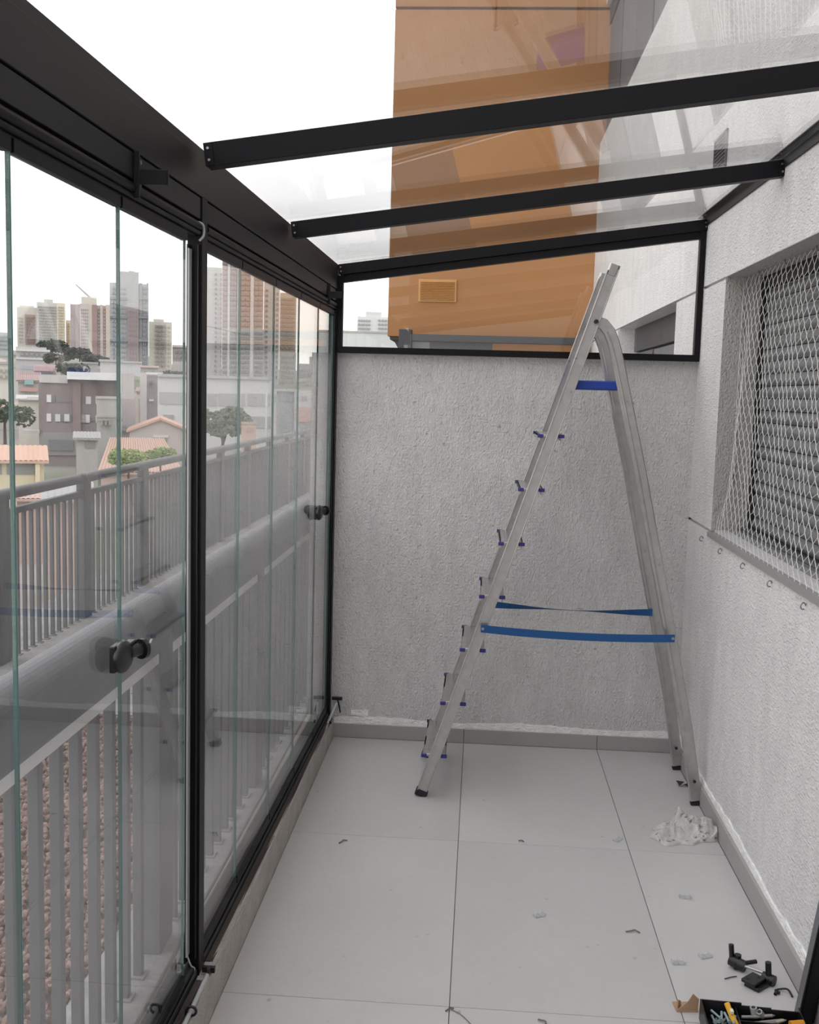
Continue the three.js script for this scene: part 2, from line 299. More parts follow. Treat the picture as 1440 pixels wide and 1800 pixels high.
{
  const r = lthing('latch_rod', 'pale latch rod lying along the kerb in front of the middle post', 'rod', [0.0255, 0.1215, 2.25]);
  obj('rod_bar', rod([0.0, 0, -0.015], [0.004, 0, 0.34], 0.0055, 10), M.seal, r);
  obj('stop_bracket', rb(-0.019, 0.014, -0.0045, 0.01, -0.03, -0.018, 0.001), M.black, r); obj('stop_bracket', rb(-0.002, 0.006, -0.0045, 0.016, -0.017, 0.0, 0.001), M.black, r);
  obj('ring_clip', [new THREE.TorusGeometry(0.011, 0.0035, 8, 18).translate(0.007, 0.006, 0.165), rb(-0.008, -0.004, -0.002, 0.014, 0.16, 0.172, 0.001)], M.black, r);
  const q = lthing('latch_rod', 'short pale latch rod with a black bracket in the far left corner', 'rod', [0.0255, 0.1215, 0.07]);
  obj('rod_bar', rod([-0.012, -0.002, 0.12], [0.008, 0.05, -0.02], 0.005, 10), M.seal, q);
  obj('stop_bracket', [rb(-0.018, 0.03, 0.06, 0.074, -0.05, -0.035, 0.001), sweep([[0.008, 0.062, -0.042], [0.017, 0.03, -0.042], [0.022, 0.0, -0.042]], 0.006, 0.006, 0.001)], M.black, q); obj('stop_bracket', rb(-0.008, 0.004, -0.006, 0.006, 0.1, 0.112, 0.001), M.black, q);
}
// ---------------------------------------------------------------- glass roof
const RS = 0.1385, RA = Math.atan(RS), RY = 2.148, RL = (1.5415 + 0.044) / Math.cos(RA);
const roofThing = (name, label, cat, z, group) => { const t = thing(name, label, cat, [-0.044, RY, z], 0, group); t.rotation.z = RA; return t; };
for (const [z, label, hgt] of [[0.03, 'black roof beam over the end wall opening, farthest from the camera', 0.046], [1.18, 'middle black roof beam with bolted ends', 0.052], [2.28, 'nearest black roof beam in view, crossing the top of the picture', 0.054], [3.4, 'black roof beam just above the camera', 0.054], [4.5, 'black roof beam behind the camera', 0.054]]) {
  const t = roofThing('roof_beam', label, 'beam', z - 0.02);
  obj('beam_body', rb(0.002, RL - 0.004, -hgt, 0, 0, 0.04, 0.0015), M.alu, t);
  for (const [a, b] of [[0.0, 0.02], [RL - 0.022, RL - 0.002]]) {
    obj('end_bracket', rb(a, b, -hgt + 0.001, -0.001, 0.038, 0.043, 0.001), M.alu, t);
    for (const y of [-0.014, -hgt + 0.014]) obj('bolt', rod([(a + b) / 2, y, 0.042], [(a + b) / 2, y, 0.0465], 0.0036, 12, 0.003), M.bolt, t);
  }
}
for (const [z0, z1, label] of [[-0.02, 1.17, 'farthest roof glass pane, between the end beam and the middle beam'], [1.174, 2.27, 'roof glass pane between the middle beam and the nearest beam'], [2.274, 3.4, 'nearest roof glass pane at the top of the picture'], [3.404, 4.5, 'roof glass pane above the camera']]) {
  const t = roofThing('roof_pane', label, 'glass pane', z0);
  obj('pane', bx(-0.09, RL - 0.012, 0.002, 0.01, 0.001, z1 - z0 - 0.001), M.roofGlass, t);
  obj('polished_edge', bx(-0.092, -0.09, 0.002, 0.01, 0.001, z1 - z0 - 0.001), M.glassEdge, t);
}
{
  const l = thing('wall_ledger', 'thin black angle strip fixing the glass roof to the right wall', 'trim', [1.5415, 2.34, -0.02]);
  obj('angle_leg', rb(-0.006, 0, 0, 0.05, 0, 5.2, 0.001), M.alu, l);
  obj('angle_foot', rb(-0.03, 0, 0.036, 0.041, 0, 5.2, 0.001), M.alu, l);
  const e = thing('end_frame', 'black frame with one glass pane closing the gap above the end wall', 'frame', [-0.044, 1.765, 0.02]);
  const yl = 2.072 - 1.765, s = RS;
  obj('bottom_rail', rb(0, 1.5835, 0, 0.028, -0.02, 0.02, 0.001), M.alu, e);
  obj('left_stile', rb(0.0, 0.022, 0.028, yl + 0.03, -0.02, 0.02, 0.001), M.alu, e);
  obj('right_stile', rb(1.56, 1.5835, 0.028, 0.56, -0.02, 0.02, 0.001), M.alu, e);
  obj('top_rail', prism([[0.022, yl], [1.56, yl + s * 1.54], [1.56, yl + s * 1.54 + 0.0315], [0.022, yl + 0.0315]], -0.02, 0.016), M.alu, e);
  obj('pane', prism([[0.022, 0.028], [1.56, 0.028], [1.56, yl + s * 1.54], [0.022, yl]], -0.004, 0.002), M.glass, e);
}
// ---------------------------------------------------------------- safety net over the window
{
  const t = thing('safety_net', 'white diamond mesh safety net stretched over the shuttered window', 'net', [1.5415, 1.04, 0.4]);
  const NI = 52, NJ = 34, P = [];
  const node = (i, j) => {
    const u = i / NI, v = j / NJ, e = Math.max(0, 1 - u * 9), flare = Math.min(1, v * 5);
    const x = (0.001 + 0.078 * v) * (1 - e) + e * (0.07 * flare) + 0.004 * Math.sin(Math.PI * v) * Math.sin(i * 0.6);
    const z = 0.062 + 1.5 * u - 0.055 * (1 - flare) * Math.max(0, 1 - u * 3) + 0.003 * Math.sin(j * 0.9 + i);
    return [x, 0.008 + 1.034 * v + (j && j < NJ ? jit(i, j, 0) : 0), z + jit(i, j, 1)];
  };
  const jit = (i, j, k) => 0.003 * Math.sin(i * 12.9 + j * 78.2 + k * 3.1);
  const KN = 0.004, up = (p) => [p[0], p[1] + KN, p[2]], dn = (p) => [p[0], p[1] - KN, p[2]];
  const strand = (a, b, r) => {
    const d = V(b[0] - a[0], b[1] - a[1], b[2] - a[2]).normalize(), s = V(0, -d.z, d.y).normalize().multiplyScalar(r), q = V().crossVectors(d, s).normalize().multiplyScalar(r);
    const c = [s, q, s.clone().negate(), q.clone().negate()];
    for (let k = 0; k < 4; k++) { const m = c[k], n = c[(k + 1) % 4], A = [a, m], B = [b, m], C = [b, n], D = [a, n]; for (const [p, o] of [A, B, C, A, C, D]) P.push(p[0] + o.x, p[1] + o.y, p[2] + o.z); }
  };
  for (let j = 0; j < NJ; j++) for (let i = 0; i <= NI; i++) if ((i + j) % 2 === 0) { const p = node(i, j); if (j) strand(dn(p), up(p), 0.0017); if (i < NI) strand(up(p), dn(node(i + 1, j + 1)), 0.00115); if (i > 0) strand(up(p), dn(node(i - 1, j + 1)), 0.00115); }
  for (let i = 0; i <= NI; i++) if (i % 2 === 0) { const p = node(i, 0); for (let k = 0; k < 2; k++) strand(p, [p[0] - 0.004, p[1] - rr(0.008, 0.016), p[2] + rr(-0.006, 0.014)], 0.0011); }
  const g = new THREE.BufferGeometry(); g.setAttribute('position', new THREE.Float32BufferAttribute(P, 3)); g.computeVertexNormals();
  obj('mesh', g, M.net, t);
  const cord = (pts) => tube(pts, 0.0018, 60, 5);
  obj('border_cord', [cord([0, 10, 20, 30, 40, 52].map((i) => node(i, 0))), cord([0, 10, 20, 30, 40, 52].map((i) => node(i, NJ))), cord([0, 8, 16, 26, 34].map((j) => node(0, j)))], M.net, t);
  const hook = new THREE.TorusGeometry(0.0095, 0.0022, 8, 18, 5.2);
  for (const z of [0.327, 0.672, 1.023, 1.372, 1.725]) { const h = obj('hook', hook, M.zinc, t); h.position.set(-0.009, -0.011, z - 0.4); h.rotation.y = 0.5; }
  for (const z of [0.672, 1.01, 1.35, 1.69]) { const h = obj('hook', hook, M.zinc, t); h.position.set(0.078, 1.034, z - 0.4); h.rotation.y = 0.4; }
  for (const y of [1.878, 1.568, 1.3]) { const h = obj('hook', hook, M.zinc, t); h.position.set(0.072, y - 1.04, 0.066); h.rotation.y = 1.2; }
}
// ---------------------------------------------------------------- step ladder
{
  const t = thing('step_ladder', 'worn aluminium step ladder with blue straps, standing open by the end wall', 'ladder', [0.42, 0, 0.22]);
  const o = [0.42, 0, 0.22], R = ([x, y, z]) => [x - o[0], y - o[1], z - o[2]];
  const fx = (y) => 0.415 + 0.3215 * y, zn = (y) => 0.672 - 0.03 * y, zf = (y) => 0.22 + 0.035 * y;
  const path = (z) => [0.02, 0.7, 1.4, 2.085].map((y) => R([fx(y), y, z(y)]));
  for (const [z, s] of [[zn, 1], [zf, -1]]) {
    const r = obj('front_rail', [sweep(path(z), 0.041, 0.024), sweep(path((y) => z(y) + 0.011 * s), 0.037, 0.004, 0.001)], M.ladder, t);
    obj('rail_flange', [sweep([0.03, 1.4, 2.08].map((y) => R([fx(y) - 0.02, y, z(y) + 0.003])), 0.004, 0.034, 0.001), sweep([0.03, 1.4, 2.08].map((y) => R([fx(y) + 0.02, y, z(y) + 0.003])), 0.004, 0.034, 0.001)], M.ladder, r);
    obj('rubber_foot', sweep([R([fx(-0.002), 0.001, z(0)]), R([fx(0.025), 0.025, z(0)])], 0.048, 0.032), M.rubber, t);
    obj('rail_cap', sweep([R([fx(2.06), 2.06, z(2)]), R([fx(2.1), 2.1, z(2)])], 0.044, 0.03, 0.008), M.ladder, t);
  }
  const legs = [[1.035, 1.885], [1.058, 1.878], [1.082, 1.85], [1.1, 1.81], [1.12, 1.74], [1.15, 1.62], [1.225, 1.32], [1.302, 0.985], [1.38, 0.652], [1.458, 0.3], [1.51, 0.02]];
  for (const [z, s] of [[(y) => 0.622 - 0.02 * (y / 2) + 0.0, 1], [(y) => 0.222 + 0.03 * y, -1]]) {
    const p = legs.map(([x, y]) => R([x, y, z(y)]));
    const l = obj('rear_leg', sweep(p, 0.046, 0.022), M.ladder, t);
    obj('leg_ridge', sweep(p.slice(2, 10).map(([x, y, zz]) => [x - 0.008, y, zz + 0.011]), 0.006, 0.008, 0.002), M.ladder, l);
    obj('rubber_foot', sweep([R([1.513, 0.001, z(0)]), R([1.511, 0.014, z(0)])], 0.048, 0.026), M.rubber, t);
    for (const y of [0.1, 0.96, 1.585]) { const x = y > 1.5 ? 1.162 : y > 0.5 ? 1.316 : 1.497; obj('rivet', rod(R([x, y, z(y) - 0.014]), R([x, y, z(y) + 0.017]), 0.006, 12), y < 0.5 ? M.rubber : M.bolt, l); }
  }
  obj('hinge_pin', rod(R([1.028, 1.885, 0.24]), R([1.028, 1.885, 0.645]), 0.008, 12), M.rubber, t);
  for (const y of [0.164, 0.379, 0.597, 0.812, 1.023, 1.237, 1.447]) {
    const a = fx(y) - 0.05, b = fx(y) + 0.042, z0 = zf(y) - 0.004, z1 = zn(y) - 0.006;
    const s = obj('tread', [rb(...[a, b].map((v) => v - o[0]), y - 0.006, y + 0.005, z0 - o[2], z1 - o[2], 0.002), rb(a - o[0], a + 0.008 - o[0], y - 0.02, y + 0.005, z0 - o[2], z1 - o[2], 0.002), rb(b - 0.008 - o[0], b - o[0], y - 0.02, y + 0.005, z0 - o[2], z1 - o[2], 0.002)], M.ladder, t);
    for (let k = 1; k < 6; k++) obj('tread_groove', bx(a + 0.014 * k + 0.004 - o[0], a + 0.014 * k + 0.008 - o[0], y + 0.005, y + 0.007, z0 + 0.02 - o[2], z1 - 0.02 - o[2]), M.ladder, s);
    for (const [p, q] of [[a - 0.005, a + 0.017], [b - 0.018, b + 0.006]]) for (const z of [z1, z0 - 0.006]) obj('end_cap', rb(p - o[0], q - o[0], y - 0.008, y + 0.0055, z - 0.002 - o[2], z + 0.009 - o[2], 0.002), M.purple, s);
  }
  const pl = obj('platform', rb(0.955 - o[0], 1.15 - o[0], 1.628, 1.663, 0.28 - o[2], 0.598 - o[2], 0.006), M.bluePlastic, t);
  obj('platform_hook', rb(1.12 - o[0], 1.165 - o[0], 1.63, 1.66, 0.57 - o[2], 0.6 - o[2], 0.004), M.bluePlastic, pl);
  const band = (p, q, z, sag, twist) => {
    const n = 24, pos = [], h = 0.015, th = 0.0016; const at = (i) => { const u = i / n, x = p[0] + (q[0] - p[0]) * u, y = p[1] + (q[1] - p[1]) * u - sag * 4 * u * (1 - u), a = twist * Math.sin(Math.PI * u) * Math.PI * 0.42; return [x - o[0], y, z - o[2], Math.cos(a) * h, Math.sin(a) * h]; };
    const corners = (i) => { const [x, y, zz, c, s] = at(i); return [V(x, y - c, zz - s - th), V(x, y + c, zz + s - th), V(x, y + c, zz + s + th), V(x, y - c, zz - s + th)]; };
    for (let i = 0; i < n; i++) { const A = corners(i), B = corners(i + 1); for (let k = 0; k < 4; k++) { const m = (k + 1) % 4; for (const w of [A[k], A[m], B[m], A[k], B[m], B[k]]) pos.push(w.x, w.y, w.z); } }
    for (const [C, f] of [[corners(0), 1], [corners(n), -1]]) for (const w of f > 0 ? [C[0], C[2], C[1], C[0], C[3], C[2]] : [C[0], C[1], C[2], C[0], C[2], C[3]]) pos.push(w.x, w.y, w.z);
    const g = new THREE.BufferGeometry(); g.setAttribute('position', new THREE.Float32BufferAttribute(pos, 3)); g.computeVertexNormals(); return g;
  };
  const s1 = obj('safety_strap', band([0.632, 0.693], [1.378, 0.686], 0.6905, 0.012, 0), M.strap, t);
  for (const [x, y, z] of [[0.64, 0.693, 0.692], [1.37, 0.686, 0.692]]) obj('strap_rivet', rod(R([x, y, z - 0.02]), R([x, y, z + 0.004]), 0.006, 10), M.zinc, s1);
  obj('safety_strap', band([0.66, 0.705], [1.36, 0.697], 0.262, 0.008, 1), M.strap, t);
}
// ---------------------------------------------------------------- things on the floor
{
  const n = 96, m = 70, pos = [], idx = [], t = 'cloth_rag';
  const H = (u, v) => {
    const F = fbm(u, v, 5, 5, 2);
    const lobe = (cx, cz, rx, rz, a, h) => { const x = u - cx, z = v - cz, p = (x * Math.cos(a) + z * Math.sin(a)) / rx, q = (-x * Math.sin(a) + z * Math.cos(a)) / rz; return h * Math.exp(-(p * p + q * q)); };
    const b = lobe(0.42, 0.5, 0.2, 0.12, 0.2, 0.035) + lobe(0.72, 0.55, 0.14, 0.34, -0.5, 0.075) + lobe(0.12, 0.6, 0.1, 0.14, 0.8, 0.02) + lobe(0.62, 0.25, 0.1, 0.12, 0, 0.045);
    const ridge = (p) => 1 - Math.pow(Math.abs(Math.sin(p)), 0.8);
    return Math.min(b, 0.052) * (0.62 + 0.5 * ridge((u * 1.6 + v * 0.9) * 7 + 8 * F) + 0.42 * ridge((v * 1.7 - u) * 8 + 7 * F)) + 0.007 * fbm(u, v, 9, 9, 3);
  };
  const edge = (u, v) => { const a = Math.atan2(v - 0.5, u - 0.5), r = Math.hypot(u - 0.5, v - 0.5) * 2; return r - (0.92 + 0.12 * Math.sin(3 * a) + 0.07 * Math.sin(8 * a + 1)); };
  for (let j = 0; j <= m; j++) for (let i = 0; i <= n; i++) {
    const u = i / n, v = j / m, a = Math.atan2(v - 0.5, u - 0.5), r = Math.max(Math.abs(u - 0.5), Math.abs(v - 0.5)) * 2, R = r * (0.46 + 0.06 * Math.sin(3 * a) + 0.04 * Math.sin(8 * a + 1));
    const U = 0.5 + R * Math.cos(a), W = 0.5 + R * Math.sin(a);
    pos.push((U - 0.5) * 0.27, r > 0.97 ? 0.001 : 0.003 + H(U, W), (W - 0.5) * 0.22);
  }
  for (let j = 0; j < m; j++) for (let i = 0; i < n; i++) { const a = j * (n + 1) + i; idx.push(a, a + n + 1, a + 1, a + 1, a + n + 1, a + n + 2); }
  const g = new THREE.BufferGeometry(); g.setAttribute('position', new THREE.Float32BufferAttribute(pos, 3)); g.setIndex(idx); g.computeVertexNormals();
  const c = thing('cloth_rag', 'crumpled off-white cloth rag at the foot of the ladder by the right wall', 'rag', [1.4, 0, 0.92], 0.35);
  obj('cloth', meters(g), M.cloth, c);
}
// black suction clamp with rod
{
  const t = thing('bar_clamp', 'black clamp with two upright grips and a silver rod lying near the right wall', 'clamp', [1.4, 0, 1.86], 0);
  const P = ([x, y, z]) => [x - 1.4, y, z - 1.86];
  obj('clamp_head', [rod(P([1.366, 0.02, 1.83]), P([1.402, 0.016, 1.858]), 0.016, 14), rb(1.37 - 1.4, 1.4 - 1.4, 0.004, 0.026, 1.83 - 1.86, 1.858 - 1.86, 0.004), rod(P([1.385, 0.028, 1.838]), P([1.385, 0.04, 1.838]), 0.01, 12)], M.black, t);
  obj('grip', rod(P([1.37, 0.02, 1.836]), P([1.366, 0.066, 1.832]), 0.0075, 12), M.black, t);
  obj('lever', rod(P([1.392, 0.02, 1.85]), P([1.437, 0.024, 1.84]), 0.006, 10), M.black, t);
  obj('rod_bar', rod(P([1.39, 0.02, 1.856]), P([1.45, 0.024, 1.905]), 0.0042, 10), M.bolt, t);
  obj('clamp_head', [rod(P([1.44, 0.014, 1.9]), P([1.466, 0.014, 1.922]), 0.015, 14), rb(0.042, 0.066, 0.002, 0.022, 0.042, 0.066, 0.004)], M.black, t);
  obj('grip', rod(P([1.452, 0.02, 1.912]), P([1.449, 0.062, 1.91]), 0.0085, 12), M.black, t);
  const q = thing('mounting_plate', 'pair of small black plates lying one on the other beside the clamp', 'plate', [1.41, 0, 1.925], 0.75);
  obj('top_plate', [rb(-0.03, 0.026, 0.012, 0.022, -0.022, 0.02, 0.002)], M.black, q);
  obj('lower_plate', rb(-0.024, 0.034, 0.0, 0.011, -0.016, 0.03, 0.002), M.black, q);
  for (const [x, z] of [[-0.016, -0.008], [0.012, 0.006]]) obj('plate_hole', rod([x, 0.0215, z], [x, 0.0226, z], 0.005, 12), M.darkVoid, q);
  tag(obj('cable_piece', [tube([[1.46, 0.004, 1.95], [1.475, 0.006, 1.945], [1.492, 0.012, 1.955], [1.5, 0.003, 1.975]], 0.0028, 20, 6), tube([[1.455, 0.004, 1.97], [1.462, 0.006, 1.96], [1.47, 0.004, 1.962]], 0.0045, 10, 6)], M.rubber), 'short dark cable end on the floor beside the clamp', 'cable');
  tag(obj('cut_wire', tube([[1.335, 0.003, 1.905], [1.355, 0.003, 1.894], [1.372, 0.003, 1.888]], 0.0015, 8, 5), M.rubber), 'thin straight piece of dark wire left of the clamp', 'wire');
}
// tool tray with small parts, tools and a piece of cardboard
{
  const t = thing('tool_tray', 'open black plastic tray of small parts at the bottom edge of the picture', 'tray', [1.225, 0, 2.1], -0.05);
  const W = 0.25, D = 0.2, h = 0.055, w = 0.004;
  obj('tray_floor', rb(0, W, 0, 0.005, 0, D, 0.002), M.black, t);
  obj('tray_wall', [rb(0, W * 0.42, 0, h, 0, w, 0.0015), rb(W * 0.4, W * 0.72, 0, h - 0.007, 0, w, 0.0015), rb(W * 0.7, W, 0, h - 0.011, 0, w, 0.0015), rb(0, w, 0, h, 0, D, 0.0015), rb(W - w, W, 0, h, 0, D, 0.0015), rb(0, W, 0, h, D - w, D, 0.0015)], M.black, t);
  obj('divider', [rb(0.088, 0.091, 0, h - 0.012, 0, D, 0.001), rb(0.09, W, 0, h - 0.016, 0.055, 0.058, 0.001), rb(0, W, 0, h - 0.016, 0.105, 0.108, 0.001)], M.black, t);
  const plugM = std('#93a5a4', 0.5);
  const plug = new THREE.Group(); plug.name = numbered('wall_plug'); scene.add(plug);
  obj('shank', [rod([0, 0, -0.017], [0, 0, 0.017], 0.0034, 8, 0.0026)], plugM, plug); obj('collar', rod([0, 0, 0.016], [0, 0, 0.019], 0.0048, 10), plugM, plug);
  tag(plug, 'small grey-green wall plug in the left compartment of the tray', 'wall plug', 'wall plugs in the tray');
  for (let i = 0; i < 14; i++) {
    const c = i ? plug.clone() : plug; if (i) { c.name = numbered('wall_plug'); scene.add(c); }
    c.position.set(1.247 + 0.0052 * i + rr(-0.003, 0.003), 0.014 + 0.009 * (i % 3), 2.15 + rr(-0.024, 0.02)); c.rotation.set(rr(-0.3, 0.3), rr(-0.7, 0.5), 0);
  }
  const k = thing('utility_knife', 'yellow utility knife standing in the tray behind the wall plugs', 'knife', [1.302, 0.02, 2.135], 0);
  obj('handle', sweep([[-0.012, 0.036, -0.02], [-0.006, 0.022, 0.0], [0.004, 0.004, 0.03], [0.008, 0, 0.05]], 0.014, 0.006), std('#d9a21c', 0.5), k);
  obj('slider', rb(-0.008, 0.0, 0.024, 0.032, -0.004, 0.01, 0.001), std('#e9e2cf', 0.5), k);
  const drillM = std('#a5a39e', 0.4, { metalness: 0.6 });
  [['thick grey metal bit lying highest in the right compartment of the tray', 0.345, 0.03, 2.128, 0.12, 0.09, 0.005], ['long grey metal bit lying in front of the thick one', 0.36, 0.026, 2.145, 0.2, 0.1, 0.004], ['pale sand-coloured bit at the right side of the tray', 0.4, 0.03, 2.148, 0.3, 0.06, 0.004]].forEach(([label, x, y, z, a, len, r], i) => {
    const d = thing('drill_bit', label, 'drill bit', [1 + x, y, z], a);
    obj('shank', rod([-0.02, 0, 0], [0.01, 0, 0], r * 0.8, 10), drillM, d); obj('flute', [rod([0.01, 0, 0], [len - 0.03, 0.003, 0], r, 12, r * 0.9), rod([len - 0.03, 0.003, 0], [len - 0.022, 0.003, 0], r * 0.9, 12, 0.001)], i === 2 ? std('#b5a98f', 0.5) : drillM, d);
  });
  [['round grey socket at the back of the tray', 1.362, 2.116, 0.009], ['grey hexagonal socket leaning beside the round one in the tray', 1.382, 2.118, 0.0085]].forEach(([label, x, z, r], i) => {
    const s = thing('socket_bit', label, 'socket', [x, 0.028, z], 0.6 * i); s.rotation.z = i ? 0.7 : 0.2;
    obj('sleeve', rod([0, 0, 0], [0, 0.022, 0], r, i ? 6 : 18), std('#9d9d9b', 0.5), s); obj('opening', rod([0, 0.0215, 0], [0, 0.0226, 0], r * 0.6, i ? 6 : 18), M.darkVoid, s);
  });
  const hnd = thing('screwdriver', 'screwdriver with an orange-yellow handle lying at the front of the tray', 'screwdriver', [1.43, 0.052, 2.19], 0.2);
  obj('handle', rod([0, 0, 0], [0.035, 0.003, 0], 0.011, 14, 0.009), std('#cf8b22', 0.5), hnd); obj('blade', rod([0, 0, 0], [-0.1, -0.004, 0.01], 0.003, 8), M.bolt, hnd);
  const card = thing('cardboard_piece', 'bent piece of brown cardboard at the left side of the black tray', 'cardboard', [1.205, 0, 2.045], 0.1);
  obj('flap', [prism([[-0.036, 0], [0.02, 0], [0.022, 0.036], [0.006, 0.05], [-0.006, 0.03], [-0.018, 0.018], [-0.036, 0.004]], 0.026, 0.029), prism([[-0.036, 0.004], [-0.03, 0.03], [-0.014, 0.02], [-0.01, 0.001]], -0.002, 0.001).rotateY(0.9).translate(-0.012, 0, -0.002)], M.card, card);
  obj('base_sheet', sweep([[-0.036, 0.002, 0.008], [0.0, 0.002, 0.008], [0.022, 0.003, 0.008]], 0.003, 0.044, 0.0005), M.card, card);
}
// leaning dark profile at the right border
{
  const t = thing('aluminium_profile', 'dark aluminium profile leaning on the right wall at the lower right border', 'profile', [1.5, 0, 2.075]);
  t.rotation.x = 0.3; t.rotation.z = -0.008;
  obj('profile_body', [rb(-0.02, 0.018, 0.0, 1.9, -0.02, -0.015, 0.001), rb(-0.02, -0.015, 0.0, 1.9, -0.02, 0.02, 0.001), rb(0.013, 0.018, 0.0, 1.9, -0.02, 0.02, 0.001), rb(-0.02, 0.018, 0.0, 1.9, 0.015, 0.02, 0.001)], M.alu, t);
  obj('profile_lit_face', [rb(-0.022, -0.02, 0.0, 1.9, -0.014, 0.014, 0.0005)], M.rail, t);  // grey facing: side light on the left face put into its colour
}
// plastic clips, screws and chips on the tiles
{
  const clipM = new THREE.MeshPhysicalMaterial({ color: '#dfe2e2', transmission: 0.55, thickness: 0, roughness: 0.15, ior: 1.49 });
  [['clear plastic clip alone in the middle of the floor', 0.838, 1.603, 0.5], ['clear plastic clip nearest the right wall, above the others', 1.316, 1.425, -0.1], ['clear plastic clip beside the tile joint left of the clamp', 1.22, 1.832, 0.1], ['clear plastic clip between the clamp and the next clip', 1.306, 1.788, 0.4], ['clear plastic clip at the tile joint in front of the ladder', 1.154, 1.004, 0.9]].forEach(([label, x, z, a]) => {
    const t = thing('plastic_clip', label, 'clip', [x, 0, z], a);
    obj('clip_plate', rb(-0.018, 0.018, 0, 0.003, -0.011, 0.011, 0.001), clipM, t);
    obj('clip_rib', [rb(-0.018, -0.015, 0.003, 0.009, -0.011, 0.011, 0.001), rb(0.015, 0.018, 0.003, 0.009, -0.011, 0.011, 0.001), rb(-0.002, 0.001, 0.003, 0.007, -0.011, 0.011, 0.001)], clipM, t);
  });
  const grit = std('#6f6b68', 0.7);
  [['bent dark plastic sliver on the floor left of the tile joint', 1.112, 1.665, 0.4, 0.02], ['curled shaving on the floor near the left kerb', 0.16, 1.148, 1.2, 0.018], ['dark chip at the bottom edge of the floor', 0.818, 2.16, -0.4, 0.013], ['tiny dark chip at the tile crossing near the bottom', 0.573, 2.135, 1.0, 0.012], ['tiny chip on the tile joint in the middle of the floor', 0.802, 1.06, 0.1, 0.009]].forEach(([label, x, z, a, s]) => {
    const o = obj('plastic_sliver', tube([[-s, 0.0025, 0], [-s * 0.2, 0.005, s * 0.25], [s * 0.5, 0.004, s * 0.1], [s * 0.9, 0.0025, s * 0.9]], 0.0022, 16, 6), grit);
    o.position.set(x, 0, z); o.rotation.y = a; tag(o, label, 'scrap');
  });
  tag(obj('thread', tube([[0.58, 0.002, 2.135], [0.605, 0.003, 2.155], [0.63, 0.002, 2.19], [0.66, 0.002, 2.24]], 0.0011, 14, 5), grit), 'thin dark thread running from the tile crossing to the bottom edge', 'thread');
  const scraps = [['dark crumpled scrap of plastic behind the ladder foot by the right wall', 1.485, 0.42], ];
  for (const [label, x, z] of scraps) { const t = thing('plastic_scrap', label, 'scrap', [x, 0, z], 0.5); obj('scrap_body', [new THREE.TetrahedronGeometry(0.022).scale(1, 0.6, 1).translate(0, 0.013, 0), new THREE.TetrahedronGeometry(0.016).rotateY(1).scale(1.3, 0.5, 1).translate(0.02, 0.008, 0.016)], M.rubber, t); }
}
// ---------------------------------------------------------------- outside the glass: railings and gravel
struct('terrace_slab', bx(-2.6, -0.34, -0.4, -0.03, -14, 7), M.concrete);
struct('planter_soil', bx(-1.9, -0.34, -0.1, -0.028, -13, 5), std('#4f423b', 1));
struct('terrace_slab_1', bx(-0.34, 1.7, -0.4, -0.26, -0.16, 6.75), M.concrete);
struct('neighbour_slab', bx(-2.0, 1.76, -0.3, 0, -9, -0.16), M.concrete);
{
  const g = new THREE.IcosahedronGeometry(0.012, 0), mats = std('#ffffff', 0.95), N = 26000, im = new THREE.InstancedMesh(g, mats, N), m4 = new THREE.Matrix4(), q = new THREE.Quaternion(), e = new THREE.Euler(), c = new THREE.Color();
  for (let i = 0; i < N; i++) {
    e.set(rr(0, 6), rr(0, 6), rr(0, 6)); q.setFromEuler(e); const s = rr(0.6, 1.3);
    m4.compose(V(-0.36 - 1.5 * rnd(), -0.026 + rr(0, 0.018), rr(-2.5, 4.2)), q, V(s * 1.25, s * 0.8, s)); im.setMatrixAt(i, m4);
    const b = rr(0.6, 1.25); im.setColorAt(i, c.setRGB(0.30 * b, 0.20 * b, 0.165 * b));
  }
  im.name = 'gravel_bed'; scene.add(im); tag(im, 'reddish brown gravel bed between the two grey railings outside the glass', 'gravel', null, 'stuff');
}
function railing(label, x, z0, z1, base, top, posts, postW, o) {
  const t = thing('balcony_railing', label, 'railing', [x, base, z0]), L = z1 - z0, H = top - base;
  const profile = []; for (let i = 0; i <= 14; i++) { const a = Math.PI * (i / 14), hw = o.capW / 2; profile.push([hw * Math.cos(a), H - hw + hw * Math.sin(a)]); }
  obj('handrail', prism([[o.capW / 2, H - o.capH], ...profile, [-o.capW / 2, H - o.capH]], 0, L), M.rail, t);
  let prev = 0;
  for (const p of [...posts, z1]) { const q = p - z0; if (q - prev > 0.1) obj('lower_rail', rb(-0.018, 0.022, o.railY - 0.036, o.railY, prev + (prev ? postW : 0), q, 0.003), o.railMat, t); prev = q; }
  for (const p of posts) obj('post', rb(-0.03, 0.025, 0, H - o.capH, p - z0, p - z0 + postW, 0.003), M.rail, t);
  const bar = rb(-0.011, 0.011, 0.004, o.railY - 0.036, 0, 0.022, 0.002);
  const plate = rb(-0.02, 0.02, 0, 0.006, -0.01, 0.032, 0.001);
  for (let z = 0.05; z < L - 0.03; z += 0.1) { if (posts.some((p) => z + z0 > p - 0.03 && z + z0 < p + postW + 0.01)) continue; const b = obj('baluster', bar, M.rail, t); b.position.z = z; const f = obj('foot_plate', plate, M.concrete, b); }
}
railing('near grey steel railing with a thick rounded handrail just outside the glass panels', -0.21, -0.8, 5.2, 0.115, 1.083, [-0.4, 0.87, 2.05, 3.3, 4.5], 0.11, { capW: 0.085, capH: 0.14, railY: 0.818, railMat: M.railLight });
struct('trim_3', rb(-2.2, -1.9, -0.1, 0.012, -13, 5, 0.004), M.concrete);
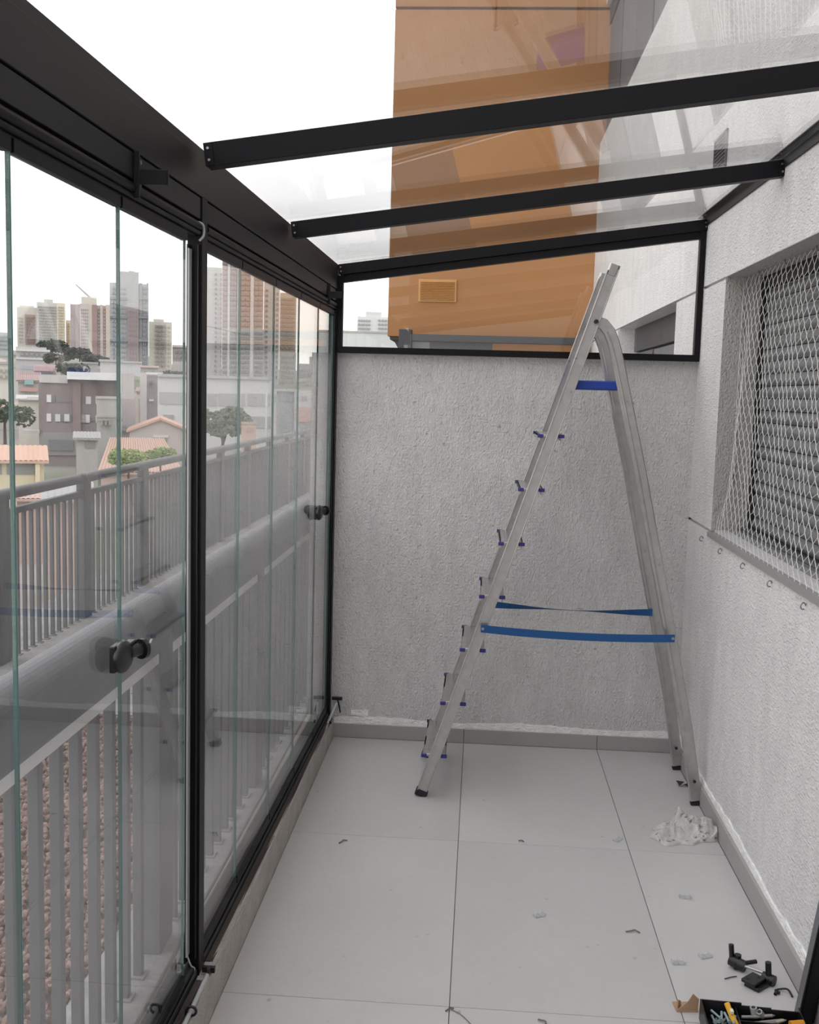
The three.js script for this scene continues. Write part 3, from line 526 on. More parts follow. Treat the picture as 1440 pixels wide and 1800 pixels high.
railing('far grey steel railing along the outer edge of the terrace', -2.05, -12, 3.5, 0.012, 1.0, [-11, -9.75, -8.5, -7.25, -6, -4.75, -3.5, -2.25, -1, 0.25, 1.5, 2.75], 0.13, { capW: 0.06, capH: 0.06, railY: 0.872, railMat: M.rail });
// ---------------------------------------------------------------- neighbouring orange volume
{
  const t = thing('neighbour_building', 'tall orange-brown building volume with a louvred vent beyond the end wall', 'building', [-0.25, 2.09, -4.7]);
  obj('lower_storey_wall', bx(0, 2.0, 0, 2.765, -5, 0), M.orange, t);
  obj('upper_storey_wall', bx(0, 2.0, 2.79, 12, -5, 0), M.orange, t);
  obj('floor_joint', bx(0.01, 2.0, 2.765, 2.79, -5, -0.02), std('#5d3f2b', 0.9), t);
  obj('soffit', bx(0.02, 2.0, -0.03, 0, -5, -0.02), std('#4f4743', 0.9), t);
  const vt = obj('vent', [rb(0.265, 0.6, 0.305, 0.5, 0, 0.014, 0.003)], std('#c2935a', 0.6), t);
  for (let i = 0; i < 11; i++) obj('louvre', prism([[0, 0], [0.012, 0.004], [0.012, 0.006], [0, 0.012]], 0, 0.3).rotateY(-Math.PI / 2).translate(0.582, 0.317 + 0.0152 * i, 0.014), std('#b5854d', 0.6), vt);
  obj('corner_bracket', prism([[0.03, 0], [0.12, 0], [0.12, -0.16], [0.09, -0.1]], -0.4, -0.05), M.darkFrame, t);
  const p = thing('neighbour_pergola', 'dark grey steel frame with glazing under the orange building volume', 'pergola', [-0.13, 0, -4.52]);
  obj('corner_post', rb(0, 0.11, 0, 2.138, -0.06, 0.06, 0.004), M.darkFrame, p);
  obj('top_beam', rb(0.11, 1.6, 2.04, 2.1, -0.05, 0.05, 0.004), M.darkFrame, p);
  obj('light_pane', bx(0.11, 0.26, 0, 2.04, -0.14, -0.12), std('#9aa09f', 0.3), p);
  obj('dark_pane', bx(0.26, 0.81, 0, 2.04, -0.14, -0.11), std('#55585c', 0.25), p);
  obj('infill_panel', bx(0.81, 1.66, 0, 2.04, -0.14, -0.1), M.orange, p);
  const v = thing('wall_vent', 'small grey louvred vent on the white wall above the glass roof', 'vent', [1.541, 2.52, 0.12]);
  obj('vent_frame', [rb(-0.008, 0, 0, 0.15, 0, 0.012, 0.001), rb(-0.008, 0, 0, 0.15, 0.218, 0.23, 0.001), rb(-0.008, 0, 0, 0.012, 0, 0.23, 0.001), rb(-0.008, 0, 0.138, 0.15, 0, 0.23, 0.001)], M.rail, v);
  for (let i = 0; i < 8; i++) obj('louvre', rb(-0.006, 0, 0.016 + 0.0153 * i, 0.026 + 0.0153 * i, 0.012, 0.218, 0.001), M.darkFrame, v);
}
// ---------------------------------------------------------------- the town below and the towers behind
const lerpT = (xs, ys, x) => { if (x <= xs[0]) return ys[0]; for (let i = 1; i < xs.length; i++) if (x < xs[i]) return ys[i - 1] + (ys[i] - ys[i - 1]) * (x - xs[i - 1]) / (xs[i] - xs[i - 1]); return ys[ys.length - 1]; };
function groundY(x, z) {
  const dx = x - 0.6, dz = 4.7 - z, D = Math.hypot(dx, dz), az = Math.atan2(-dx, dz) * 180 / Math.PI;
  const a = lerpT([0, 20, 60, 110, 150, 200, 300, 480, 650], [-9.5, -9, -7, -6.5, -6, -1.2, 5.2, 15, 15], D), b = lerpT([0, 20, 60, 110, 150, 300, 480, 560, 700], [-9.5, -9, -7, -6.6, -6.2, -4.5, 1.5, 5, 14], D), c = lerpT([0, 20, 60, 150, 300, 480, 700], [-9.5, -9, -7, -1, 10, 24, 26], D);
  const k = THREE.MathUtils.smoothstep(az, 14.6, 17.5), j = THREE.MathUtils.smoothstep(az, 6, 9);
  return c * (1 - j) + j * (b + (a - b) * k);
}
{
  const nA = 60, nD = 60, pos = [], col = [], idx = [];
  for (let j = 0; j <= nD; j++) for (let i = 0; i <= nA; i++) {
    const az = (-25 + 105 * i / nA) * Math.PI / 180, D = 3.2 + 760 * Math.pow(j / nD, 1.8), x = 0.6 - D * Math.sin(az), z = 4.7 - D * Math.cos(az);
    pos.push(x, groundY(x, z) - (D > 20 ? 0.3 : 0), z);
    const n = fbm(i / nA, j / nD, 23, 29, 3), g = THREE.MathUtils.smoothstep(n, 0.48, 0.6); col.push(0.3 - 0.14 * g, 0.28 - 0.09 * g, 0.25 - 0.14 * g);
  }
  for (let j = 0; j < nD; j++) for (let i = 0; i < nA; i++) { const a = j * (nA + 1) + i; idx.push(a, a + 1, a + nA + 1, a + 1, a + nA + 2, a + nA + 1); }
  const g = new THREE.BufferGeometry(); g.setAttribute('position', new THREE.Float32BufferAttribute(pos, 3)); g.setAttribute('color', new THREE.Float32BufferAttribute(col, 3)); g.setIndex(idx); g.computeVertexNormals();
  struct('town_ground', g, new THREE.MeshStandardMaterial({ vertexColors: true, roughness: 1 }));
}
// the paint of the town: distance haze mixed evenly into every colour
const hazeMix = 0.24;
const town = (c, r) => COL[[c, r, hazeMix]] ??= toned(c, r);
const toned = (c, r) => { const k = new THREE.Color(c).getHSL({}), m = new THREE.Color().setHSL(k.h, k.s * 0.78, k.l).lerp(new THREE.Color('#dedede'), hazeMix); return std(m, r ?? 0.85); };
function dress(t, d, feats, grids) {
  for (const [name, x0, x1, y0, y1, c, proud] of feats) {
    const deep = proud < 0 && (name === 'penthouse' || name === 'roof_parapet');
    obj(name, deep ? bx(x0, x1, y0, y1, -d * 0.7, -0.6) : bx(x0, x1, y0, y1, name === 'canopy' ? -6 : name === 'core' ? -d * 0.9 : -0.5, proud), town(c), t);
  }
  for (const [name, x0, x1, y0, y1, nx, ny, c, fw, fh] of grids) {
    const gs = [], w = (x1 - x0) / nx, h = (y1 - y0) / ny;
    for (let i = 0; i < nx; i++) for (let j = 0; j < ny; j++) gs.push(bx(x0 + w * (i + 0.5 - fw / 2), x0 + w * (i + 0.5 + fw / 2), y0 + h * (j + 0.5 - fh / 2), y0 + h * (j + 0.5 + fh / 2), -0.4, 0.85));
    obj(name, gs, town(c, 0.5), t).userData.kind = 'stuff';
  }
}
function block(name, label, cat, at, turn, w, h, d, c, feats, grids, group, extra) {
  const t = thing(name, label, cat, at, turn * Math.PI / 180, group);
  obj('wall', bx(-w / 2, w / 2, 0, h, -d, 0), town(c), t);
  dress(t, d, feats, grids);
  if (extra?.mast) {
    const gs = [], y = h + 3.2, a = [0.6, y - 1.2, -3], b = [-5.2, y + 4.4, -3];
    for (const [k, s] of [[0, 0], [0, 0.9]]) gs.push(rod([a[0], a[1] + s, a[2]], [b[0], b[1] + s * 0.25, b[2]], 0.16, 5));
    for (let i = 0; i < 9; i++) { const u = i / 9, v = (i + 1) / 9, P = (q, s) => [a[0] + (b[0] - a[0]) * q, a[1] + (b[1] - a[1]) * q + s * (0.9 - 0.65 * q), a[2]]; gs.push(rod(P(u, 0), P(v, 1), 0.12, 4), rod(P(u, 0), P(u, 1), 0.12, 4)); }
    gs.push(bx(a[0] - 0.3, a[0] + 0.3, h, a[1] + 0.5, -3.3, -2.7));
    obj('mast', gs, town('#8f9294'), t);
  }
}
function house(name, label, cat, at, turn, w, h, d, c, feats, grids, group, ex) {
  const t = thing(name, label, cat, at, turn * Math.PI / 180, group);
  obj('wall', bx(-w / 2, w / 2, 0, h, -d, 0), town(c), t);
  const r = ex.rise, ov = 0.25, rm = town(ex.roof);
  if (ex.kind === 'gable') {
    obj('gable_wall', prism([[-w / 2, h - 0.01], [w / 2, h - 0.01], [0, h + r]], -d, 0), town(c), t);
    for (const s of [-1, 1]) obj('roof', prism([[0, h + r], [s * (w / 2 + ov), h - ov * r * 2 / w], [s * (w / 2 + ov), h - ov * r * 2 / w + 0.2], [0, h + r + 0.2]].map((p) => p), -d - 0.2, 0.35), rm, t);
  } else {
    const n = Math.max(8, Math.round(w / 0.22)), P = [];
    const pt = (i, k, up) => { const x0 = -w / 2 - ov + (w + 2 * ov) * i / (n * 4), [il, ir] = ex.inset ?? [0, 0], x = k ? -w / 2 - ov + il + (w + 2 * ov - il - ir) * i / (n * 4) : x0, y = 0.06 * Math.abs(Math.sin(i * Math.PI / 4)) * (ex.rise > 0.6 ? 1.6 : 0.7); return [x, h + 0.02 + (k ? r : -0.12) + y + up, k ? -ex.back : 0.45]; };
    for (let i = 0; i < n * 4; i++) for (const up of [0, -0.12]) { const A = pt(i, 0, up), B = pt(i + 1, 0, up), C = pt(i + 1, 1, up), D = pt(i, 1, up); for (const q of up ? [A, C, B, A, D, C] : [A, B, C, A, C, D]) P.push(...q); }
    const g = new THREE.BufferGeometry(); g.setAttribute('position', new THREE.Float32BufferAttribute(P, 3)); g.computeVertexNormals(); meters(g);
    obj('roof', [g, bx(-w / 2 - ov, w / 2 + ov, h - 0.24, h - 0.1, 0.3, 0.44)], rm, t);
    if (!ex.inset) obj('gable_end', [prism([[-0.45, h - 0.2], [ex.back, h + r - 0.05], [ex.back, h - 0.3]], 0, 0.1).rotateY(Math.PI / 2).translate(-w / 2, 0, 0), prism([[-0.45, h - 0.2], [ex.back, h + r - 0.05], [ex.back, h - 0.3]], 0, 0.1).rotateY(Math.PI / 2).translate(w / 2 - 0.1, 0, 0), bx(-w / 2, w / 2, h - 0.3, h + r - 0.05, -ex.back, -ex.back + 0.15)], town(c), t);
  }
  dress(t, d, feats, grids);
}
const leafGeo = new THREE.OctahedronGeometry(1, 0).scale(1, 0.45, 0.8);
function tree(name, label, at, R, c, bush) {
  if (bush) R *= 1.15;
  const gy = groundY(at[0], at[2]) - 0.5, base = bush ? Math.max(gy, at[1] - R * 1.6) : Math.min(gy, at[1] - R * 1.2), t = thing(name, label, 'tree', [at[0], base, at[2]]), cy = at[1] - base;
  obj('trunk', [rod([0, 0, 0], [0, cy, 0], R * 0.1, 8, R * 0.06), rod([0, cy * 0.7, 0], [R * 0.4, cy + R * 0.2, 0.1 * R], R * 0.06, 6, R * 0.03), rod([0, cy * 0.75, 0], [-R * 0.4, cy + R * 0.25, -0.1 * R], R * 0.06, 6, R * 0.03)], paint('#5a5046'), t);
  R *= 1.25; const gs = [], lobes = []; for (let i = 0; i < 9; i++) { const a = rr(0, 6.28), e = rr(-0.5, 0.9); lobes.push([Math.cos(a) * (bush ? 0.9 : 0.62) * R * Math.cos(e), Math.sin(e) * (bush ? 0.3 : 0.45) * R, Math.sin(a) * 0.62 * R * Math.cos(e), rr(0.4, 0.6) * R]); }
  for (let i = 0; i < 1100; i++) {
    const L = lobes[i % 9], v = V(rr(-1, 1), rr(-1, 1), rr(-1, 1)); if (v.lengthSq() > 1 || v.lengthSq() < 0.2) v.normalize();
    const s = R * rr(0.07, 0.13); gs.push(leafGeo.clone().scale(s, s, s).rotateX(rr(0, 6)).rotateY(rr(0, 6)).translate(L[0] + v.x * L[3], cy + L[1] + v.y * L[3] * 0.8, L[2] + v.z * L[3]));
  }
  const f = obj('foliage', gs, paint(c, 1), t); f.userData.kind = 'stuff';
}
block("apartment_tower","cream high-rise with a reddish brown centre at the far left","building",[-192.46,11.14,-434.73],23.72,7.92,21.68,14,"#cfc6b6",[["stripe",-0.81,3.27,6.05,18.67,"#9b7468",0.25],["penthouse",-2.94,2.94,21.44,22.39,"#d9d4ca",-1]],[["windows",-3.52,-1.49,6.38,17.77,2,8,"#8f8a80",0.4,0.4],["windows",-0.59,3.04,6.53,17.95,4,9,"#7c4b42",0.5,0.5]],null);
block("apartment_tower","pale grey high-rise with a painted sunlit right-hand side, left of the pink striped tower","building",[-179.71,10.25,-429.31],22.56,11.24,24.27,16,"#c9c7bf",[["side",2.25,5.64,6.15,24.01,"#eddfb9",0.3],["penthouse",-2.8,0.78,23.98,25.61,"#cfcdc6",-1]],[["windows",-5.15,2.02,6.88,23.02,9,14,"#9d9d98",0.5,0.45],["windows",2.7,5.19,7.1,23.07,3,14,"#a3936c",0.5,0.5]],null);  // cream side part holds the warm sun glow in its colour
block("apartment_tower","narrow sand-yellow high-rise squeezed between the pale grey and the pink striped towers","building",[-175.22,11.16,-436.54],21.72,2.07,16.72,10,"#e6cda0",[],[["windows",-0.57,0.57,6.96,15.77,2,8,"#b9986a",0.5,0.5]],null);
block("apartment_tower","pink and dark red vertically striped high-rise with a mast leaning over its roof","building",[-151.15,5.64,-397.6],20.67,14.5,25.95,16,"#b7a2a1",[["stripe",-7.21,-5.75,5.77,25.63,"#a08c8d",0.3],["stripe",-3.87,-0.31,5.93,26.27,"#c9bcb6",0.6],["stripe",-0.32,0.74,6.01,25.96,"#d9c8b4",0.4],["stripe",0.74,2.63,6.06,26.03,"#94544f",0.7],["stripe",3.69,4.74,6.15,26.15,"#c9b2a6",0.5],["stripe",5.8,7.29,6.23,26.27,"#d5bca6",0.5],["penthouse",-3.16,2.49,25.71,28.94,"#d6cab6",-1]],[["windows",-3.46,-0.53,6.8,24.56,4,14,"#8d8484",0.45,0.5],["windows",2.84,3.69,6.99,25.24,1,14,"#8a6d6c",0.6,0.5],["windows",4.95,5.8,7.07,25.35,1,14,"#9c8480",0.6,0.5]],null,{"mast":[-9,0]});
block("apartment_tower","tallest grey high-rise with dark bands and a brown middle, cut by the second glass edge","building",[-95.72,-1.81,-279.39],18.73,10.15,30.57,15,"#a9abb0",[["core",-2.38,2.55,8.0,33.6,"#8f9295",0.5],["panel",-0.46,2.54,9.27,24.26,"#7d605d",0.8],["stripe",-3.13,-2.38,7.91,30.43,"#686b71",0.5],["stripe",2.69,3.44,8.1,30.73,"#60646b",0.5],["stripe",4.65,5.1,8.16,30.82,"#70747a",0.5],["band",-5.02,-0.43,26.05,26.65,"#5b5f66",1],["band",-5.04,-0.44,21.04,21.65,"#5b5f66",1],["band",-5.07,-0.46,14.8,15.41,"#5b5f66",1],["band",2.56,5.11,26.36,26.97,"#5b5f66",1],["band",2.55,5.1,21.33,21.94,"#5b5f66",1],["band",2.54,5.1,15.05,15.67,"#5b5f66",1],["penthouse",-0.11,1.38,33.47,33.93,"#85888a",-1]],[["windows",-4.61,-3.28,8.49,29.61,2,17,"#878b94",0.5,0.5],["windows",-0.16,2.24,9.88,23.49,3,11,"#5f4644",0.5,0.5],["windows",3.6,4.5,8.75,30.02,2,17,"#7d818a",0.5,0.5],["windows",-2.24,-0.75,8.87,29.74,2,16,"#7b7e82",0.5,0.4]],null);
block("apartment_tower","sand-coloured high-rise with dark balconies, right of the tallest grey tower","building",[-96.7,-1.74,-310.6],17.15,6.68,22.25,13,"#cbc2ad",[["penthouse",-2.0,1.0,22.06,23.07,"#d3cbb8",-1],["side",1.67,3.35,8.08,21.84,"#d9cfb8",0.3]],[["balconies",-1.67,1.34,8.68,21.57,3,10,"#6f6350",0.85,0.5],["windows",2.01,3.01,8.76,21.34,1,10,"#b0a48c",0.5,0.4]],null);
block("office_block","low dark red block with a pale roof line, right of the sand-coloured tower","building",[-115.76,0.68,-398.83],16.08,6.65,16.0,12,"#8a716c",[["band",-3.33,3.31,15.57,16.43,"#c4bcb6",0.6],["base",-3.31,3.34,6.0,10.14,"#a89e97",0.4]],[["windows",-2.68,2.89,11.01,14.7,4,2,"#5c4c4a",0.6,0.5]],null);
block("office_block","long grey office block with dark horizontal bands at the far left edge","building",[-168.64,4.63,-357.71],25.03,8.54,13.88,14,"#a9aeb2",[["band",-4.21,4.33,12.11,12.7,"#7d8389",0.3],["band",-4.24,4.31,10.73,11.33,"#7d8389",0.3],["band",-4.26,4.29,9.35,9.95,"#7d8389",0.3],["band",-4.28,4.27,7.97,8.57,"#848a8f",0.3]],[],null);
block("apartment_tower","plain white tower wing with one column of small windows, beside the black post","building",[-136.97,-4.15,-529.85],14.43,8.52,65.62,14,"#c9c9c7",[],[["windows",0.28,1.99,10.34,63.42,1,22,"#76767a",0.45,0.4],["windows",3.13,4.55,10.42,63.55,1,22,"#8a8a8c",0.5,0.4]],null);
block("apartment_tower","wide rose and grey tower of stacked balconies in the middle of the second bay","building",[-114.4,-3.91,-497.27],12.9,19.37,72.54,15,"#b3a09d",[["lower_floors",-9.66,9.94,8.0,33.29,"#a9a7a5",0.3],["column",-7.13,-6.07,7.81,72.22,"#cfc8c3",0.8],["column",-2.6,-1.27,7.95,72.45,"#c6bebb",0.8],["column",3.54,5.15,8.12,72.75,"#d3cdc8",0.8]],[["balconies",-9.6,-7.22,33.53,69.52,1,15,"#8a6c6a",0.8,0.5],["balconies",-5.89,-2.7,33.68,69.71,2,15,"#836765",0.8,0.5],["balconies",-1.1,3.43,33.88,69.97,2,15,"#8a6b69",0.85,0.5],["balconies",5.3,9.32,34.1,70.26,2,15,"#886a68",0.85,0.5],["balconies",-9.39,-6.99,9.38,31.93,1,10,"#6e6d6d",0.8,0.5],["balconies",-5.65,-2.44,9.5,32.07,2,10,"#6b6a6b",0.8,0.5],["balconies",-0.83,3.74,9.66,32.27,2,10,"#6b6a6b",0.85,0.5],["balconies",5.62,9.67,9.84,32.49,2,10,"#6a696a",0.85,0.5]],null);
block("apartment_tower","narrow white tower strip with two window columns, right of the rose tower","building",[-105.2,-4.54,-520.73],11.39,7.72,60.02,10,"#cfcdc9",[["recess",-0.91,0.49,7.99,60.01,"#a3a2a1",-0.1]],[["windows",-3.42,-1.46,10.19,55.5,1,18,"#5f6064",0.6,0.4],["windows",1.92,3.61,10.34,54.03,1,17,"#6f6e70",0.5,0.45]],null);
block("apartment_tower","beige tower with close rows of balconies at the right end of the high-rise group","building",[-100.38,-5.42,-538.98],10.52,8.29,55.78,12,"#c2ae92",[["lower_floors",-4.09,4.38,8.0,25.48,"#b8b2a8",0.3]],[["balconies",-3.82,3.45,26.65,53.77,3,12,"#8a7355",0.8,0.5],["balconies",-3.51,3.79,9.17,24.32,3,6,"#8f8a82",0.8,0.5]],null);
block("office_block","distant grey hillside blocks with a small stair tower near the corner post","building",[-93.76,-4.37,-587.81],9.05,20.07,20.15,14,"#a3a29f",[["penthouse",-3.14,-0.91,19.78,24.21,"#98928c",-1],["band",-10.04,10.02,16.03,16.98,"#8b8a88",0.4]],[["windows",-9.36,9.44,11.27,15.4,8,2,"#83817e",0.5,0.5]],null);
block("apartment_tower","white stepped tower block with rows of windows behind the end opening","building",[-49.33,17.45,-492.77],5.73,19.15,18.67,14,"#d5d6d6",[["penthouse",-5.7,1.73,18.35,20.97,"#cfd0d0",-1]],[["windows",-9.3,-3.19,10.35,17.7,5,4,"#8b8c8e",0.6,0.4],["windows",0.0,9.05,10.66,18.01,6,4,"#8b8c8e",0.6,0.4]],null);
block("boundary_wall","long pale grey concrete wall below the white stepped tower","wall",[-17.33,-2.41,-154.27],6.44,13.64,12.81,1.2,"#b6bcba",[["coping",-6.85,6.77,12.64,12.89,"#8b9189",0.15]],[],null);
block("hillside_building","pale grey shed with a long wall on the hillside above the brown building","building",[-82.3,-1.83,-209.81],21.13,6.85,7.68,10,"#b6b2ad",[["roof_edge",-3.4,3.45,7.45,7.8,"#9b9793",0.4]],[],null);
block("hillside_building","white box building just left of the second glass edge, below the grey tower","building",[-73.37,-1.95,-202.46],19.65,4.14,8.15,9,"#c6c5c3",[["roof_edge",-2.27,2.3,7.92,8.37,"#a5a6a8",0.5]],[],null);
block("hillside_building","wide white podium at the foot of the tallest grey tower","building",[-91.34,-0.93,-265.04],18.82,7.4,8.34,10,"#c3c5c5",[["roof_edge",-3.68,3.72,8.05,8.48,"#aeb2b3",0.5]],[],null);
block("hillside_building","cream two-storey house at the left edge of the picture below the office block","building",[-75.01,-3.6,-158.62],24.84,2.86,8.04,9,"#d2c9ba",[["roof_edge",-1.4,1.46,7.86,8.22,"#8d8d8d",0.5]],[["windows",-1.09,1.09,5.36,7.32,3,2,"#a0988c",0.5,0.5]],null);
block("hillside_building","grey terraced building with pale floors left of the dark trees","building",[-119.18,0.27,-270.32],23.53,7.68,10.49,12,"#aeacaa",[["slab",-3.8,4.73,9.31,9.91,"#cfcdca",0.8],["slab",-3.83,3.56,7.19,7.64,"#c9c8c6",0.6]],[["windows",-2.97,3.29,7.95,9.0,5,1,"#6d6c6c",0.5,0.6]],null);
block("brick_building","dark brown brick building with white window blinds and a white canopy","building",[-40.01,-11.66,-99.65],21.26,7.63,13.34,10,"#6b4d4b",[["roof_parapet",-3.73,-1.03,13.21,14.01,"#c2bab8",0.2],["canopy",-1.08,3.99,13.61,14.35,"#e3e3e3",2.5],["upper_storey",-1.04,3.87,12.69,13.61,"#7d7674",-0.3],["pier",-0.57,0.2,8.3,13.33,"#744945",0.35],["window",-3.05,-2.62,11.28,12.02,"#e8e8e8",0.12],["window",0.7,1.2,11.19,11.94,"#e8e8e8",0.12],["window",1.64,1.86,11.21,11.96,"#dcdcdc",0.12],["window",-3.07,-2.64,9.35,10.14,"#dedede",0.12],["window",-2.26,-1.77,9.36,10.1,"#d2d2d2",0.12],["window",-1.39,-0.9,9.38,10.12,"#d8d8d8",0.12],["window",0.25,0.69,9.29,10.09,"#9c918e",0.12],["window",0.69,1.07,9.3,10.1,"#e8e8e8",0.12],["window",1.63,1.85,9.31,10.06,"#d6d6d6",0.12],["shade",-2.62,-2.24,11.29,11.97,"#4a3a3b",0.08],["shade",0.26,0.7,11.18,11.87,"#463638",0.08],["shade",-2.19,-0.56,11.31,12.05,"#5c4648",0.08],["shade",-1.77,-1.39,9.37,10.05,"#4a3a3b",0.08],["shade",-0.9,-0.68,9.38,10.07,"#4a3a3b",0.08],["ground_floor",-3.8,0.06,5.98,8.28,"#77716d",0.2],["garage_opening",-2.89,-0.54,6.45,7.54,"#3a3b3f",0.35],["ledge",-5.34,-3.74,8.13,8.47,"#b3afab",0.5]],[],null);
block("grey_building","unfinished grey rendered building standing in front of the brown brick building","building",[-32.51,-10.73,-87.51],19.75,2.15,11.12,8,"#9b9691",[["parapet",-1.1,1.09,11.01,11.22,"#aaa5a0",0.15],["band",-1.07,1.08,9.35,9.5,"#8d8883",0.12]],[["windows",-0.78,0.2,8.64,9.14,3,1,"#716c68",0.5,0.8]],null);
block("grey_building","mauve rendered building with a plain blank side, right of the second glass edge","building",[-34.17,-9.67,-97.52],18.78,1.14,12.36,4,"#b0a4a0",[["lower_wall",-0.79,0.68,6.0,9.86,"#9a8d89",0.3],["ledge",-0.79,0.46,6.73,7.34,"#7f7874",0.8]],[],null);
block("narrow_house","tall narrow pale house wedged beside the mauve building","building",[-35.28,-9.55,-105.58],18.02,0.7,12.43,4,"#c5bcb8",[["side",-0.82,-0.35,6.11,9.72,"#d6c6ac",-0.2]],[],null);
block("narrow_house","narrow dark plum house with a tiny white awning left of the warehouse","building",[-36.22,-9.93,-111.58],17.57,1.18,12.59,6,"#6f5d61",[["awning",-0.34,0.15,9.75,9.94,"#d9d6d6",0.5]],[["windows",-0.34,0.16,11.58,12.02,2,1,"#54484b",0.6,0.6]],null);
block("warehouse","white warehouse with long grey window bands seen through both bays","building",[-34.05,-9.71,-130.92],14.33,14.62,12.48,16,"#cfcecb",[["roof_edge",-7.24,7.34,12.4,12.77,"#a9a8a5",0.4],["window_band",-7.02,-1.13,8.93,10.46,"#a8a6a0",0.12],["window_band",-0.91,0.25,8.8,10.41,"#9c9c9a",0.12],["window_band",0.47,3.1,8.85,10.47,"#9c9c9a",0.12],["window_band",3.39,3.91,8.89,10.52,"#9c9c9a",0.12],["window_band",4.2,7.15,8.94,10.57,"#9c9c9a",0.12],["gate",-6.52,-5.16,6.39,7.57,"#8b8d90",0.15],["lower_band",3.12,7.26,6.11,7.59,"#898c90",0.2]],[],null);
block("workshop","blue-grey workshop with glazed front behind the white lamp post","building",[-21.36,-10.26,-113.25],10.55,2.16,11.56,8,"#83878f",[["roof_edge",-1.24,1.17,11.56,11.81,"#a5a7aa",0.4],["glazing",-0.85,0.8,10.41,11.05,"#727784",0.1],["glazing",-0.63,0.84,6.96,9.65,"#787c83",0.1],["column",0.89,1.27,6.02,11.84,"#b5b5b5",0.5]],[],null);
block("container_house","flat white house with an orange lower storey near the corner post","building",[-14.86,-9.56,-94.07],8.9,3.52,10.99,8,"#b9b8b6",[["orange_wall",-2.04,1.75,8.11,9.49,"#bf7f68",0.5],["window_band",-1.48,-0.94,10.11,10.53,"#83868c",0.1],["window_band",-0.3,1.19,9.94,10.36,"#7d86a0",0.1],["lower_wall",-1.74,1.79,5.0,8.11,"#9b9c9c",0.2]],[["windows",-1.43,-0.47,7.13,7.77,2,1,"#76797d",0.6,0.7]],null);
block("chimney","small orange brick stack rising beside the big tree","chimney",[-14.58,-7.17,-63.61],12.53,0.96,6.46,1,"#b98466",[["cap",-0.49,0.47,6.39,6.54,"#a06f55",0.08],["niche",-0.15,0.32,5.87,6.17,"#9a684f",0.05]],[],null);
house("tiled_house","house with a large terracotta tiled roof sloping towards the railing","house",[-24.3,-10.65,-71.3],18.14,5.7,5.93,4,"#b58a76",[],[],null,{"kind":"slope","rise":2.15,"back":4.5,"roof":"#c08a66","inset":[0.75,1.35]});
house("gabled_house","pinkish gabled house with orange tile edging and an arched window","house",[-27.99,-10.23,-87.96],17.15,5.36,7.7,8,"#b5a198",[["window",-0.54,0.6,6.33,7.19,"#6f6762",0.08],["window_trim",-0.64,0.69,7.19,7.4,"#cfc6c2",0.1]],[],null,{"kind":"gable","rise":1.05,"roof":"#c8794e"});
house("yellow_house","yellow house with a shallow orange roof at the left edge","house",[-24.85,-9.02,-51.81],24.24,2.71,6.39,5,"#cfc08a",[["window",-0.59,0.89,5.51,6.2,"#5f6056",0.06],["window",-1.29,-0.85,5.51,6.2,"#5f6056",0.06],["pillar",0.89,1.13,5.0,6.39,"#d9c58e",0.3]],[],null,{"kind":"slope","rise":0.55,"back":2.6,"roof":"#cf8f5f"});
house("grey_roofed_house","low house with a grey sheet roof seen through the far railing","house",[-16.49,-8.49,-37.98],21.82,1.63,5.39,4,"#a56f5e",[],[],null,{"kind":"slope","rise":0.35,"back":2.4,"roof":"#8f8d8c"});
house("brick_house","small red brick house left of the grey sheet roof","house",[-21.87,-9.92,-46.56],23.66,1.29,5.82,4,"#a8705c",[["window",-0.16,0.6,5.15,5.59,"#5b4a45",0.05]],[],null,{"kind":"slope","rise":0.25,"back":1.8,"roof":"#b98a74"});
house("stucco_house","grey stucco house with an arched window in front of the brown building","house",[-31.45,-8.32,-79.37],20.86,1.69,5.58,6,"#9a9590",[["window",-0.18,0.67,4.65,5.21,"#5e5552",0.08]],[],null,{"kind":"slope","rise":0.3,"back":2,"roof":"#8a8480"});
house("red_roofed_house","house with a faded red roof and turquoise awning left of the brown building","house",[-59.61,-6.49,-132.66],23.67,2.71,8.31,8,"#a8a09a",[["awning",-0.55,0.59,7.71,8.39,"#55a3a0",1.2],["roof_band",-1.13,1.08,6.81,7.34,"#b3654f",1]],[],null,{"kind":"slope","rise":1,"back":4,"roof":"#9b6557"});
house("red_roofed_house","small dark red roofed house just above the white roof parapet","house",[-73.38,-2.85,-170.28],22.92,2.91,6.34,8,"#a39c98",[],[],null,{"kind":"slope","rise":1.0,"back":4,"roof":"#a06a62"});
house("cream_house","small cream house with a white flat canopy left of the brick building","house",[-51.59,-6.34,-114.33],23.67,2.35,6.05,6,"#cdbfae",[["canopy",-0.18,1.18,5.86,6.25,"#d4d1ce",0.6]],[],null,{"kind":"slope","rise":0.3,"back":3,"roof":"#b9b3ad"});
tree('tree',"big hazy green tree in front of the white warehouse",[-20.53,-1.35,-80.70],1.71,"#65705c");  // distance haze is mixed into this grey-green
tree('tree',"dark green tree at the left edge beside the brown building",[-41.41,-1.40,-86.02],1.40,"#55604c",1);
tree('tree',"dark tree clump under the pale grey high-rise",[-125.77,11.90,-300.11],2.67,"#4d554c",1);
tree('tree',"dark tree clump under the pink striped high-rise",[-111.46,9.36,-284.31],2.34,"#4d544d",1);
tree('tree',"dark tree clump at the right end of the row under the striped high-rise",[-90.76,6.96,-240.83],1.84,"#525851",1);
tree('tree',"flat-topped dark tree above the long white canopy",[-69.47,3.81,-171.88],1.54,"#55594f",1);
tree('tree',"small dark tree above the grey shed",[-102.10,7.35,-244.98],1.46,"#50574c",1);
tree('tree',"bright green shrub in front of the terracotta roof",[-20.00,-2.72,-55.87],0.69,"#8a9a5e",1);
